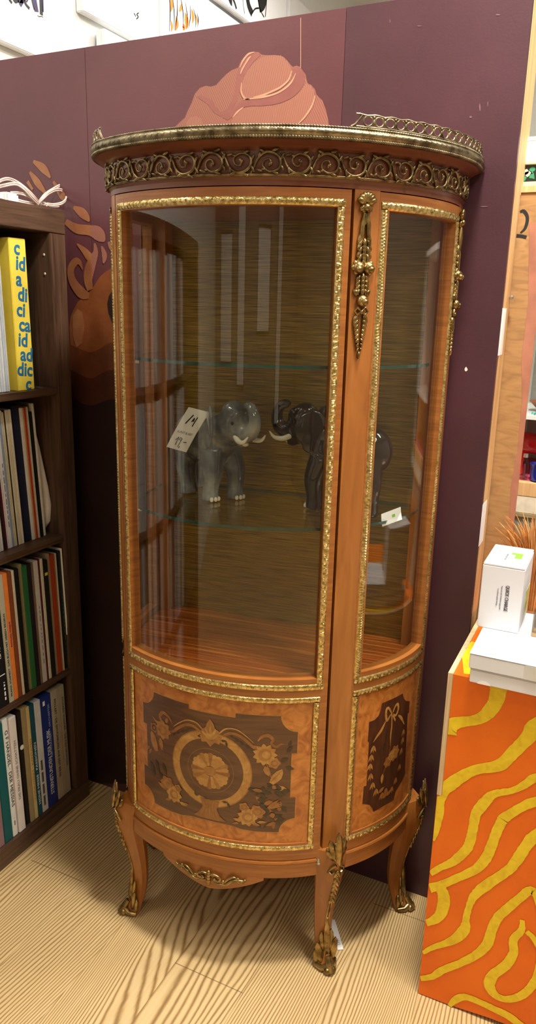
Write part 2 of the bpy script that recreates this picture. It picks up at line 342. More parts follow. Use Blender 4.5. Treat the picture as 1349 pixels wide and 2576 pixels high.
def sweep(bm, prof, t0, t1, n=None, mi=0, caps=True):
    """prof: closed list of (o, z); or a function t -> list. Swept round the cabinet's oval from t0 to t1"""
    n = n or max(2, int(abs(t1-t0)/2.0) + 1); rings = []
    ts = frange(t0, t1, n)
    for lim in (-90, 90):
        if t0 < lim < t1 and lim not in ts: ts.append(lim)
    for t in sorted(ts):
        p = prof(t) if callable(prof) else prof; rings.append([bm.verts.new(C3(t, z, o)) for o, z in p])
    k = len(rings[0])
    for A, B in zip(rings, rings[1:]):
        for i in range(k): f = bm.faces.new((A[i], A[(i+1) % k], B[(i+1) % k], B[i])); f.material_index = mi
    if caps:
        for r in (rings[0], rings[-1]): f = bm.faces.new(r); f.material_index = mi
def rect(o0, o1, z0, z1): return [(o0, z0), (o1, z0), (o1, z1), (o0, z1)]
def disc(bm, o, z0, z1, ymax=0.03, t1=93, mi=0, step=3):
    """half-oval board"""
    ts = sorted(set(list(range(-90, 91, step)) + [-90 - ymax*100, 90 + ymax*100])); lo = [bm.verts.new(C3(t, z0, o)) for t in ts]; hi = [bm.verts.new(C3(t, z1, o)) for t in ts]
    for f in (bm.faces.new(lo), bm.faces.new(hi)): f.material_index = mi
    for i in range(len(ts)):
        j = (i+1) % len(ts); f = bm.faces.new((lo[i], lo[j], hi[j], hi[i])); f.material_index = mi

# ------------------------------------------------------------------ setting
def struct(name, lo, hi, m):
    bm = bmesh.new(); box(bm, lo, hi); o = obj(name, bm, m); o['kind'] = 'structure'; return o
X0, X1, Y0, Y1 = -1.0, 2.6, -4.2, 3.2
struct('floor', (X0-0.1, Y0-0.1, -0.1), (X1+0.1, Y1+0.1, 0), M['floor'])
struct('ceiling', (X0-0.1, Y0-0.1, CEIL+0.12), (X1+0.1, Y1+0.1, CEIL+0.2), M['ceiling'])
M['shop_wall'] = flat('#8d8377', 0.85, noise=0.05, scale=2)
struct('wall_left', (X0-0.1, Y0, 0), (X0, Y1, CEIL+0.12), M['white_wall'])
struct('wall_right', (X1, Y0, 0), (X1+0.1, Y1, CEIL+0.12), M['shop_wall'])
struct('wall_front', (X0-0.1, Y0-0.1, 0), (X1+0.1, Y0, CEIL+0.12), M['shop_wall'])
struct('wall_back', (X0-0.1, Y1, 0), (X1+0.1, Y1+0.1, CEIL+0.12), M['white_wall'])

for i, (x, y, en, sx, sy) in enumerate(LAMPS):
    t = empty('ceiling_lamp', (x, y, CEIL)); spot = sx == sy  # plinth, right-side and opposite-wall lamps are added to brighten
    tag(t, ['square ceiling lamp above the display cabinet', 'square ceiling lamp above the orange plinth', 'long ceiling lamp over the records on the left', 'long ceiling lamp over the right side of the room', 'long ceiling lamp near the wall opposite the cabinet', 'long ceiling lamp over the white wall behind the partition', 'short ceiling lamp over the red horse display case'][i], 'lamp', 'ceiling lamps')
    bm = bmesh.new(); box(bm, (-sx/2-.02, -sy/2-.02, 0.0), (sx/2+.02, sy/2+.02, 0.05), 0, .006); tube(bm, [(-sx*.3, 0, .05), (-sx*.3, 0, .12)], .006); tube(bm, [(sx*.3, 0, .05), (sx*.3, 0, .12)], .006)
    obj('housing', bm, flat('#c8c8c6', 0.5), t)
    bm = bmesh.new(); box(bm, (-sx/2, -sy/2, -0.012), (sx/2, sy/2, 0.0), 0, .004); obj('diffuser', bm, emit('lamp_diffuser_%d' % i, (1.0, 0.93, 0.82), 6.0), t)
    ld = bpy.data.lights.new('lamp_light', 'AREA'); ld.shape = 'RECTANGLE'; ld.size = sx; ld.size_y = sy; ld.energy = en; ld.color = (1.0, 0.93, 0.82) if y < 0 else (1.0, 0.98, 0.95)
    lo = bpy.data.objects.new('lamp_light', ld); COL.objects.link(lo); lo.parent = t; lo.location = (0, 0, -0.02)

# ------------------------------------------------------------------ painted partition
def build_partition():
    root = empty('painted_partition', (-0.3, 0.04, 0)); tag(root, 'tall burgundy board partition with painted mural behind the glass cabinet', 'partition')
    T = Matrix.Translation((0.3, -0.04, 0))
    def fin(bm): bmesh.ops.transform(bm, matrix=T, verts=bm.verts[:])
    def P(u, v, e=0.0005): p = onY(u, v, 0.0); return Vector((p.x, -e, p.z))
    ZT = 1.8205
    for name, x0, x1, mm in (('left_panel', -0.99, -0.5665, 'burgundy'), ('middle_panel', -0.5655, 0.0285, 'burgundy'), ('right_panel', 0.0295, 0.356, 'plum')):
        bm = bmesh.new(); yy = 0.0 if name != 'right_panel' else -0.0008
        box(bm, (x0, yy, 0.0), (x1, 0.012, ZT), 0)
        if name == 'middle_panel':
            def poly(pts, mi, e): fill_poly(bm, [tuple(onY(430 + .3262*x, 100 + .3262*y, 0).xz) for x, y in pts], lambda a, z: Vector((a, -e, z)), mi)
            poly([(20, 690), (40, 665), (110, 600), (130, 550), (160, 490), (185, 420), (200, 400), (225, 372), (270, 355), (310, 362), (350, 350), (390, 305), (430, 265), (470, 235), (520, 215), (545, 170), (560, 140), (600, 104), (640, 92), (680, 97), (700, 115), (740, 120), (800, 118), (850, 122), (880, 140), (940, 210), (970, 200), (1000, 210), (1040, 270), (1055, 335), (1085, 350), (1110, 380), (1125, 425), (1170, 470), (1200, 550), (1215, 620), (1225, 690)], 1, .0004)
            poly([(520, 215), (545, 160), (600, 105), (660, 95), (695, 118), (640, 170), (600, 225), (560, 290), (540, 380), (505, 480), (470, 540), (430, 580), (380, 590), (330, 560), (290, 500), (200, 440), (230, 425), (310, 460), (350, 520), (390, 560), (440, 530), (470, 470), (495, 400), (508, 290)], 3, .0007)
            poly([(690, 145), (740, 124), (800, 120), (860, 130), (905, 170), (930, 225), (925, 290), (900, 335), (850, 380), (790, 410), (720, 432), (650, 448), (600, 456), (565, 440), (548, 405), (550, 340), (565, 290), (590, 240), (640, 180)], 2, .0009)
            poly([(560, 462), (640, 458), (720, 446), (800, 418), (870, 385), (925, 325), (945, 270), (945, 215), (975, 205), (1005, 218), (1035, 270), (1030, 340), (1000, 390), (960, 430), (910, 462), (850, 488), (780, 503), (700, 510), (620, 510), (560, 522), (510, 555), (480, 592), (440, 620), (400, 600), (470, 540), (520, 490)], 3, .0008)
            poly([(470, 660), (475, 605), (510, 560), (560, 528), (640, 516), (720, 514), (800, 506), (870, 486), (930, 458), (990, 410), (1045, 340), (1080, 358), (1108, 395), (1112, 430), (1090, 500), (1060, 560), (1030, 605), (990, 645), (975, 680)], 2, .0008)
            poly([(120, 640), (150, 600), (200, 590), (240, 610), (245, 660), (200, 690), (130, 690)], 2, .0006)
            for pts in ([(540, 265), (550, 235), (575, 190), (600, 150), (620, 128)], [(640, 443), (720, 425), (790, 395), (850, 365), (910, 310), (935, 240)], [(560, 462), (700, 445), (800, 420), (870, 385), (930, 330), (965, 260)], [(985, 650), (1040, 590), (1090, 510), (1115, 430)], [(480, 600), (515, 558), (560, 522)], [(535, 215), (560, 160), (600, 112), (645, 97)], [(548, 330), (545, 400), (570, 450), (610, 460)]):
                stroke(bm, [tuple(onY(430 + .3262*x, 100 + .3262*y, 0).xz) for x, y in pts], [.0015] + [.0035]*(len(pts)-2) + [.0015], lambda a, z: Vector((a, -.0012, z)), 4)
            stroke(bm, [tuple(onY(757, v, 0).xz) for v in (45, 100, 175)], [.0012]*3, lambda a, z: Vector((a, -.0005, z)), 4)
        if name in ('left_panel', 'middle_panel'):
            lim = -0.566
            ml = [0]
            def mural(shape, mi, e):
                ml[0] += 1; e += ml[0]*.00003
                # a mural shape that crosses the joint is painted on both boards
                def cl(pts, sgn):
                    out = []
                    for i in range(len(pts)):
                        a, b_ = pts[i], pts[(i+1) % len(pts)]; ia, ib = sgn*(a[0]-lim) >= 0, sgn*(b_[0]-lim) >= 0
                        if ia: out.append(a)
                        if ia != ib: k = (lim - a[0])/(b_[0]-a[0]); out.append((lim, a[1] + k*(b_[1]-a[1])))
                    return out
                q = cl(shape, -1 if name == 'left_panel' else 1)
                if len(q) > 2: fill_poly(bm, q, lambda a, z: Vector((a, -e, z)), mi)
            Z3 = lambda x, y: tuple(onY(x*.2965, 400 + y*.2965, 0).xz)
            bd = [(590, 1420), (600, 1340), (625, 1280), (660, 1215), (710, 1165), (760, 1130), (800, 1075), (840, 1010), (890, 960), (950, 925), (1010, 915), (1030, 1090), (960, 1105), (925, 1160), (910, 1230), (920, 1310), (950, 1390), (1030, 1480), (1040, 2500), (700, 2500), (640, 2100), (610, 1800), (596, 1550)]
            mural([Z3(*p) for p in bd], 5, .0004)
            for top, mi_ in (([(590, 1570), (680, 1610), (770, 1640), (850, 1610), (930, 1560), (1060, 1570)], 7), ([(590, 1780), (680, 1830), (780, 1860), (860, 1820), (940, 1790), (1060, 1800)], 8), ([(600, 2000), (690, 2070), (790, 2090), (870, 2060), (950, 2040), (1060, 2070)], 6)):  # stepped darker paint: mural fade plus the wall's shade put into colour
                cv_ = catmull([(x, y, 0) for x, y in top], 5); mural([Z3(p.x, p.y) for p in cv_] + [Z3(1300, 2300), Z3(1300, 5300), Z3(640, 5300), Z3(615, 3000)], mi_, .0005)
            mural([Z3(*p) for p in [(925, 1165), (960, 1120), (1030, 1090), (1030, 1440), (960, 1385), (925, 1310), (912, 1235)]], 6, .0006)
            mural([Z3(*p) for p in [(620, 1330), (660, 1270), (700, 1300), (720, 1420), (700, 1560), (650, 1600), (620, 1500)]], 1, .0007)
            def st(pts, wid):
                L_, R_ = ribbon2([Z3(*p) for p in pts], [w*.00032 for w in wid], 5); mural(L_ + R_[::-1], 1, .0007)
            st([(285, 20), (370, 80), (430, 160)], [20, 60, 15]); st([(255, 110), (320, 200), (385, 285)], [20, 55, 25]); st([(235, 190), (280, 260)], [30, 20]); st([(455, 190), (530, 310), (560, 330)], [20, 55, 20])
            st([(625, 410), (690, 450), (735, 490), (760, 530)], [20, 65, 55, 15]); st([(560, 530), (650, 590), (760, 605), (830, 630), (870, 670), (890, 700)], [40, 65, 70, 95, 70, 15])
            st([(655, 720), (715, 775), (760, 830), (800, 860)], [12, 45, 60, 30]); st([(805, 715), (815, 790), (790, 860), (760, 950), (750, 1030), (770, 1110)], [15, 45, 75, 90, 75, 60])
            st([(865, 740), (890, 820), (880, 885)], [15, 45, 15]); st([(920, 705), (945, 740), (960, 780)], [15, 45, 25])
            st([(705, 940), (680, 880), (645, 870), (605, 930), (610, 1010), (645, 1080), (700, 1140), (760, 1160)], [8, 35, 55, 60, 65, 75, 80, 40])
        if name == 'right_panel':
            def blob(u, v, w, h, mi): fill_poly(bm, [tuple(onY(u + w*math.cos(a)*(.7 + .5*rnd.random()), v + h*math.sin(a)*(.7 + .5*rnd.random()), 0).xz) for a in frange(0, 5.6, 8)], lambda a, z: Vector((a, -.0013, z)), mi)
            blob(1173, 929, 5, 6, 7)
            for u, v, w, h in ((1253, 38, 6, 2), (982, 54, 1.2, 5), (1055, 66, 6, 1.2), (1208, 270, 2, 10), (1185, 295, 4, 3), (1218, 520, 11, 1.6), (1165, 1755, 0, 0), (1160, 1890, 2, 7), (1228, 262, 1.2, 8)):
                if w: blob(u, v, w, h, 8)
        fin(bm)
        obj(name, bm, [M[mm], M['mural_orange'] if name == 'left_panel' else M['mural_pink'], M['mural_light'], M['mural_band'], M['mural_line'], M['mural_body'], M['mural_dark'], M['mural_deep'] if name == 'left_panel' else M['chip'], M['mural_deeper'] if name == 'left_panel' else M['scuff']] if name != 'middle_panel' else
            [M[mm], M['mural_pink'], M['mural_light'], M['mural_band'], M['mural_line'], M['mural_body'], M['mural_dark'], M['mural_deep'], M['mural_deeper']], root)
    bm = bmesh.new()   # timber frame: end post, top rail behind the boards
    box(bm, (0.311, 0.0122, 0), (0.3565, 0.0775, ZT-.002), 0, .001); box(bm, (-0.99, 0.0122, ZT-.05), (0.31, 0.06, ZT-.002), 0, .001); box(bm, (-0.99, 0.0122, 0), (-.945, 0.06, ZT-.052)); box(bm, (-.2, .0122, 0), (-.155, .06, ZT-.052)); fin(bm)
    obj('timber_frame', bm, M['timber'], root, True)
    bm = bmesh.new(); box(bm, (0.318, 0.0785, 1.50), (0.3565, 0.112, ZT-.01), 0, .002); fin(bm); obj('batten', bm, M['timber'], root, True)
    bm = bmesh.new()
    for z0, z1 in ((1.215, 1.30), (0.845, 0.93)): box(bm, (0.3566, 0.002, z0), (0.3570, 0.05, z1))
    fin(bm); obj('paper_tape', bm, M['paper'], root)
    bm = bmesh.new()   # thin dark gap line between middle and right board is a real joint
    return root
build_partition()

# hardboard panel behind the partition
def build_hardboard():
    root = empty('hardboard_panel', (0.36, 0.092, 0)); tag(root, 'brown hardboard panel with a marker digit two, beyond the partition end', 'board')
    bm = bmesh.new(); T = Matrix.Translation((-.36, -.092, 0))
    xr = lambda z: 0.4085
    box(bm, (0.20, 0.0835, 0.0), (0.409, 0.0885, 1.505), 0, .0006)
    f = lambda a, z: Vector((a, .0831, z))
    Q = lambda u, v: tuple(onY(u, v, .0835).xz)
    stroke(bm, [Q(1309, 533), (Q(1318, 531)), Q(1326, 542), Q(1327, 556), Q(1321, 575), Q(1310, 586)], [.004, .006, .006, .006, .005, .003], f, 1); stroke(bm, [Q(1300, 593), Q(1312, 594), Q(1325, 597)], [.006]*3, f, 1)
    pts = [Q(1332, 560), Q(1325, 760), Q(1318, 900), Q(1312, 1010), Q(1300, 1130), Q(1290, 1230), Q(1280, 1330)]
    fill_poly(bm, [(min(a + .004*math.sin(i*2.2), .4086), z) for i, (a, z) in enumerate(pts)] + [(.4088, pts[-1][1]), (.4088, pts[0][1])], f, 2)
    bmesh.ops.transform(bm, matrix=T, verts=bm.verts[:]); o = obj('hardboard', bm, [M['mdf'], M['ink'], M['mdf_red']], root)
    bm = bmesh.new(); box(bm, (.20, .081, 1.5055), (.62, .118, 1.5175), 0, .001); bmesh.ops.transform(bm, matrix=T, verts=bm.verts[:]); obj('top_rail', bm, M['timber'], root, True)
    bm = bmesh.new(); q = onY(1288, 748, .07); tube(bm, [(q.x-.012, .083, q.z+.001), (q.x-.006, .074, q.z), (q.x, .066, q.z)], [.0022, .002, .0015]); ball(bm, (q.x, .066, q.z), (.004, .002, .004)); bmesh.ops.transform(bm, matrix=T, verts=bm.verts[:]); obj('nail', bm, flat('#b8b6b0', .3, .9), root, True)
build_hardboard()

# ------------------------------------------------------------------ white canvases on the left wall
def canvas(label, y0, y1, z0, z1, art=None, x=-.972, d=.026, frame=False):
    root = empty('framed_picture', (X0, (y0+y1)/2, z0)); tag(root, label, 'picture', 'pictures on the white wall')
    T = Matrix.Translation((-X0, -(y0+y1)/2, -z0)); bm = bmesh.new(); box(bm, (x-d, y0, z0), (x, y1, z1), 0, .002)
    if art: art(bm, x)
    bmesh.ops.transform(bm, matrix=T, verts=bm.verts[:]); obj('canvas', bm, [M['paper'], M['ink'], flat('#e8742a', .6), flat('#3a2a55', .6)], root, False)
    if frame:
        bm = bmesh.new(); w = .03
        for lo, hi in (((x, y0, z0), (x+.012, y0+w, z1)), ((x, y1-w, z0), (x+.012, y1, z1)), ((x, y0+w, z0), (x+.012, y1-w, z0+w)), ((x, y0+w, z1-w), (x+.012, y1-w, z1))): box(bm, lo, hi, 0, .001)
        bmesh.ops.transform(bm, matrix=T, verts=bm.verts[:]); obj('picture_frame', bm, M['paper'], root, True)
LQ = lambda u, v: onX(u, v, -.972)
def lstroke(bm, x, pts, w, mi): stroke(bm, [(LQ(u, v).y, LQ(u, v).z) for u, v in pts], w if hasattr(w, '__len__') else [w]*len(pts), lambda a, z: Vector((x + .0005, a, z)), mi)
def art1(bm, x):
    for pts, w, mi in (([(20, -60), (45, -20), (52, 8)], .02, 1), ([(52, -50), (60, -10), (50, 14)], .01, 3), ([(85, -60), (84, -20), (92, 30)], .016, 3), ([(98, -60), (102, -10), (104, 38)], .012, 1), ([(106, -50), (108, 30)], .006, 3), ([(70, -20), (62, 4), (74, 22)], .008, 1), ([(30, -10), (38, 4), (46, 0)], .008, 1), ([(12, -30), (22, -4), (30, 8)], .007, 1), ([(76, -40), (80, 0), (86, 25)], .004, 1), ([(66, -40), (72, -10), (66, 6)], .004, 3)): lstroke(bm, x, pts, w, mi)
    lstroke(bm, x, [(94, 39), (99, 42), (104, 41), (108, 44)], .002, 1)
def art2(bm, x): lstroke(bm, x, [(337, 33), (340, 38), (341, 42)], .004, 1); lstroke(bm, x, [(349, 32), (344, 37), (348, 42), (343, 48)], .004, 1)
def art4(bm, x):
    for u0, v0, u1, v1, mi, w in ((424, -30, 426, 80, 1, .006), (432, -20, 438, 78, 1, .006), (446, -10, 440, 76, 1, .006), (452, -20, 462, 74, 1, .006), (466, 5, 470, 74, 1, .006), (478, 12, 474, 72, 1, .006), (486, 20, 492, 70, 1, .006), (495, 30, 497, 68, 1, .006), (428, -10, 430, 30, 2, .02), (443, 40, 441, 78, 2, .022), (465, 30, 468, 74, 2, .03), (481, 20, 484, 60, 2, .02), (455, 8, 450, 30, 2, .016), (429, 50, 430, 80, 2, .014), (492, 36, 494, 64, 2, .01), (459, 60, 460, 76, 2, .02)):
        lstroke(bm, x, [(u0, v0), ((u0+u1)/2 + 3, (v0+v1)/2), (u1, v1)], [.002, w, .002], mi)
def art5(bm, x):
    for pts, w in (([(572, -10), (580, 8), (585, 24)], .012), ([(610, -20), (616, 15), (625, 36)], .03), ([(655, -30), (650, 0), (640, 8)], .07), ([(600, -10), (603, 20), (606, 36)], .004), ([(560, -20), (570, 5), (574, 10)], .02), ([(640, 0), (645, 25), (655, 45)], .006), ([(662, -10), (660, 20), (658, 44)], .006), ([(624, 36), (632, 24), (642, 22)], .006)): lstroke(bm, x, pts, w, 1)
canvas('white canvas print with black wave pattern, leftmost above the partition', -.25, .475, 1.93, 2.6, art1)
canvas('large white canvas with small black signature above the partition', .515, .905, 2.102, 2.6, art2)
canvas('small white framed picture below the signed white canvas', .59, .86, 1.70, 2.078, None, -.968, .02, True)
canvas('white canvas with orange and black flame drawing above the partition', .915, 1.9, 1.9, 2.36, art4)
canvas('white canvas with bold black and grey drawing above the flame drawing', 1.23, 1.86, 2.375, 2.72, art5, -.955)
canvas('plain pale canvas standing at the far end of the white wall', 1.93, 2.2, 2.0, 2.62, None)

# ------------------------------------------------------------------ the glass cabinet
def relief(bm, P, L, nu, nv, h, mi=0):
    """grid strip: P(i01, j01) -> (t, z, o base); h(length along, v) height"""
    g = [[None]*(nv+1) for _ in range(nu+1)]
    for i in range(nu+1):
        for j in range(nv+1):
            t, z, o = P(i/nu, j/nv); g[i][j] = bm.verts.new(C3(t, z, o + h(L*i/nu, j/nv)))
    for i in range(nu):
        for j in range(nv): f = bm.faces.new((g[i][j], g[i+1][j], g[i+1][j+1], g[i][j+1])); f.material_index = mi; f.smooth = True
def h_leaf(x, v, p=0.0085):
    if v < .02 or v > .98: return -0.0005
    u = (x/p) % 1 - .5; e = 1 - (u/.46)**2 - ((v-.52)/.34)**2; r = .0012
    if v < .14 or v > .88: r = .0026
    if e > 0: r += .0016*math.sqrt(e) - (.0007 if abs(u) < .07 else 0)
    return r + .0004*math.sin(x*1900 + v*9)
def h_guil(x, v, p=0.010):
    if v < .02 or v > .98: return -0.0005
    u = x/p*2*PI; r = .0014 + (.0012 if (v < .13 or v > .87) else 0)
    for q in (0, PI):
        d = abs((v-.5) - .22*math.sin(u + q)); r = max(r, .0034 - (d/.15)**2*.0018) if d < .15 else r
    return r
def arclen(t0, t1): return sum((C3(t0 + (t1-t0)*(i+1)/20, 0) - C3(t0 + (t1-t0)*i/20, 0)).length for i in range(20))
def moulding(name, t0, t1, z0, z1, w, parent, o=0.0, hb=h_leaf, ht=None):
    bm = bmesh.new(); L = arclen(t0, t1); dt = w/(L/(t1-t0)); n = max(8, int(L/.0017)); nz_ = int((z1-z0)/.0017); hv = ht or hb
    for za, zb in ((z1-w, z1), (z0, z0+w)): relief(bm, lambda i, j: (t0 + (t1-t0)*i - (0), za + (zb-za)*j, o), L, n, 7, hb)
    for ta, tb in ((t0, t0+dt), (t1-dt, t1)): relief(bm, lambda i, j: (ta + (tb-ta)*j, z0 + w + (z1-z0-2*w)*i, o), z1-z0-2*w, nz_, 7, hv)
    for t in (t0 + dt*.5, t1 - dt*.5, (t0+t1)/2, t0*.75+t1*.25, t0*.25+t1*.75):
        for z in ((z1 - w*.4, z0 + w*.4)): ball(bm, C3(t, z, o + .0022), (.0012, .0012, .0012), seg=6, mi=1)
    return obj(name, bm, [M['gilt'], M['ink']], parent, 'keep')
def frame_of(t, o=0.0):
    N = nrm(t); Tn = Vector((-N.y, N.x, 0)); return N, Tn
class Orn:
    """bronze ornament laid on the cabinet surface at angle t; s runs along the surface, z is height"""
    def __init__(self, t, o=0.0): self.bm = bmesh.new(); self.t = t; self.N, self.T = frame_of(t); self.b = C3(t, 0, o)
    def p(self, s, z, h=0.0): return self.b + self.T*s + Vector((0, 0, z)) + self.N*h
    def leaf(self, s, z, ang, ln, wd, th=.004, h=.002, tilt=0.0):
        d = Vector((math.sin(ang), math.cos(ang))); ax = self.T*d.x + Vector((0, 0, d.y)); ax = (ax*math.cos(tilt) + self.N*math.sin(tilt)).normalized()
        nn = (self.N - ax*self.N.dot(ax)).normalized(); sd = ax.cross(nn)
        m3 = Matrix((sd, ax, nn)).transposed(); ball(self.bm, self.p(s + d.x*ln*.5, z + d.y*ln*.5, h), (wd*.62, ln*.56, th*1.1), m3, 8)
    def tube(self, pts, r, sides=6): tube(self.bm, [self.p(*q) if len(q) == 3 else self.p(q[0], q[1], .003) for q in pts], r, sides)
    def ball(self, s, z, r, h=.003): ball(self.bm, self.p(s, z, h), (r, r, r), None, 10)
    def done(self, name, parent, m='bronze'): return obj(name, self.bm, M[m], parent, True, 1.2)
def garland(t, parent, flip=1):
    g = Orn(t, .0); L = g.leaf; z0 = 1.462
    for a in (-1.2, -.75, -.35, 0, .35, .75, 1.2): L(0, z0-.014, a, .017, .009, .004, .004, .2)
    g.ball(0, z0-.02, .006, .005)
    for a in (2.3, 2.75, 3.5, 4.0): L(0, z0-.016, a, .013, .008, .003, .003)
    for s in (-1, 1):
        g.tube([(s*.002, z0-.028, .004), (s*.005, z0-.045, .004), (s*.0055, z0-.058, .004), (s*.009, z0-.07, .003)], [.003, .0042, .004, .002])
        L(s*.006, z0-.055, PI - s*.15, .022, .007)
    L(0, z0-.026, PI, .02, .007)
    z = z0-.064
    for k in range(6):
        for s in (-1, 0, 1): L(s*.005, z - k*.0055, PI - s*.45*(1 if k % 2 else .6), .015, .006, .0032, .003 + .001*(s == 0), .12)
    for s in (-1, 1):
        g.ball(s*.0085, z0-.108, .0095, .004); g.ball(s*.0105, z0-.111, .0055, .0105)
        for a in (0.6, 1.6, 2.7): L(s*.0085, z0-.108, s*a, .012, .008, .003, .003)
    for k in range(4):
        for s in (-1, 1): L(s*.004, z0-.118 - k*.007, PI - s*.5, .014, .006)
        L(0, z0-.116 - k*.007, PI, .014, .006, .004, .004)
    g.ball(.001, z0-.158, .0095, .004); g.ball(.003, z0-.16, .0055, .0105); L(-.006, z0-.15, -.7, .012, .008); L(.006, z0-.15, .7, .012, .008); L(0, z0-.152, 2.6, .013, .008)
    for s in (-1, 1): g.tube([(0, z0-.174, .004), (s*.007, z0-.168, .005), (s*.011, z0-.174, .004), (s*.007, z0-.18, .005), (0, z0-.174, .004)], .0022)
    g.ball(0, z0-.175, .004, .005)
    for k in range(8):
        w = 1 - k/10
        for s in (-1, 1): L(s*.005*w, z0-.178 - k*.0075, PI - s*.42, .014*w + .002, .0065*w + .001)
    L(0, z0-.236, PI, .012, .004)
    return g.done('garland_mount', parent)
def leg(t, root, i):
    N, T = frame_of(t); b = C3(t, 0, -.012); lp = empty_bm = bmesh.new()
    prof = [(.285, .002, .031, .034), (.262, .006, .033, .034), (.235, .007, .031, .032), (.20, .003, .026, .0285), (.16, -.004, .0215, .025), (.12, -.009, .018, .0215), (.08, -.010, .0165, .019), (.045, -.005, .0165, .0185), (.02, .004, .018, .0195), (0.0, .010, .019, .020)]
    rings = []
    cv = catmull([Vector((z, o, r)) for z, o, r, q in prof], 3); cq = catmull([Vector((z, q, 0)) for z, o, r, q in prof], 3)
    for v, q in zip(cv, cq):
        c = b + N*v.y + Vector((0, 0, v.x)); r, s = v.z, q.y
        rings.append([empty_bm.verts.new(c + N*x*r + T*y*s) for x, y in ((1, -.12), (1, .12), (.35, .82), (.12, 1), (-.5, .85), (-.9, .3), (-.9, -.3), (-.5, -.85), (.12, -1), (.35, -.82))])
    for A, B in zip(rings, rings[1:]):
        for k in range(10): empty_bm.faces.new((A[k], A[(k+1) % 10], B[(k+1) % 10], B[k]))
    empty_bm.faces.new(rings[0]); empty_bm.faces.new(rings[-1][::-1])
    lg = obj('leg', empty_bm, M['satinwood'], root, True, 0.5)
    rad = lambda z: next((a[1]+a[2] + (bq[1]+bq[2]-a[1]-a[2])*(a[0]-z)/(a[0]-bq[0]) for a, bq in zip(prof, prof[1:]) if bq[0] <= z <= a[0]), prof[0][1] + prof[0][2]) - .012
    g = Orn(t, 0.0); L = g.leaf
    # acanthus knee
    for z, h0 in ((.27, 0),):
        for a, ln in ((-.62, .034), (-.32, .05), (0, .064), (.32, .05), (.62, .034)): L(0, z, a, ln, .014, .004, rad(min(z, .28)) + .006 - abs(a)*.018, -.12)
        for a, ln in ((-.5, .026), (.5, .026), (-.2, .034), (.2, .034)): L(0, z + .012, a, ln, .007, .003, rad(.27) + .0085 - abs(a)*.012, -.1)
        for s in (-1, 1): g.tube([(s*.004, z-.004, rad(.265)+.004), (s*.013, z-.012, rad(.255)-.001), (s*.016, z-.022, rad(.245)-.005), (s*.009, z-.026, rad(.24)), (s*.007, z-.018, rad(.25)+.003)], .003)
    for k in range(7):
        z = .25 - k*.0125
        for s in (-1, 1): L(0, z, PI - s*.38, .015, .006, .003, rad(z-.004) + .0015)
        g.ball(0, z, .0036, rad(z) + .0025)
    g.done('knee_mount', lg)
    g = Orn(t, 0.0); zz = frange(.166, .085, 14)
    for s in (-1, 1): g.tube([(s*.0028, z, rad(z) + .0005) for z in zz], .0016)
    g.done('edge_strip', lg)
    g = Orn(t, 0.0); L = g.leaf
    for s in (-1, 0, 1):
        L(s*.004, .022, s*.12, .085 if s == 0 else .06, .013, .004, rad(.06) + .002 - abs(s)*.003, -.06)
        L(s*.010, .012, s*.22, .05, .014, .004, rad(.03) - .006, -.1)
        L(s*.016, .006, s*.1, .038, .014, .005, rad(.02) - .016, -.05)
    L(0, .06, 0, .055, .006, .004, rad(.09) + .0015)
    g.tube([(0, .03, rad(.03) + .001), (0, .018, rad(.02) + .005), (0, .008, rad(.0) + .006), (0, .004, rad(0) - .002)], [.006, .008, .008, .006], 8)
    for s in (-1, 1): g.tube([(s*.003, .012, rad(.01) + .002), (s*.014, .007, rad(.0) - .008), (s*.021, .006, rad(0) - .022)], [.007, .006, .005], 8); g.ball(s*.006, .008, .0075, rad(0) + .003)
    ft = g.bm; 
    for v in ft.verts:
        if v.co.z < .0006: v.co.z = .0006
    g.done('foot_mount', lg)
    return lg
def inlay(bm, loops, fn_o, mi, holes=()):
    fill_poly(bm, loops, lambda t, z: C3(t, z, fn_o), mi, 2.0, holes)
def circle(c, rt, rz, n=28, ph=0.0): return [(c[0] + rt*math.cos(2*PI*i/n + ph), c[1] + rz*math.sin(2*PI*i/n + ph)) for i in range(n)]
KT = 1/0.0058   # degrees per metre along the front
def flower(bm, c, r, o, mi, mc, n=9, ph=0.0):
    pts = []
    for i in range(n*4): a = 2*PI*i/(n*4); q = r*(1 + .14*math.cos(n*a)); pts.append((c[0] + q*KT*math.cos(a+ph), c[1] + q*math.sin(a+ph)))
    inlay(bm, pts, o, mi); inlay(bm, circle(c, r*.62*KT, r*.62, 16), o + .0002, mc); inlay(bm, circle((c[0] + r*.08*KT, c[1]), r*.38*KT, r*.38, 12), o + .0004, mi)
def leafi(bm, c, ang, ln, wd, o, mi):
    d = (math.cos(ang), math.sin(ang)); nn = (-d[1], d[0]); P = [(0, 0), (.3, .5), (.65, .42), (1, 0), (.65, -.42), (.3, -.5)]
    inlay(bm, [(c[0] + (d[0]*x*ln + nn[0]*y*wd)*KT, c[1] + d[1]*x*ln + nn[1]*y*wd) for x, y in P], o, mi)
def strk(bm, pts, wid, o, mi, k=5):
    """inlay line; pts in (t, z)"""
    L, R_ = ribbon2([(t/KT, z) for t, z in pts], wid, k); A = [bm.verts.new(C3(p[0]*KT, p[1], o)) for p in L]; B = [bm.verts.new(C3(p[0]*KT, p[1], o)) for p in R_]
    for i in range(len(A)-1):
        try: f = bm.faces.new((A[i], A[i+1], B[i+1], B[i])); f.material_index = mi
        except ValueError: pass
MQ = lambda: [M['burr'], M['dark_veneer'], M['maple'], M['maple_mid'], M['leaf_dark'], M['leaf_tan'], M['dark_veneer2']]
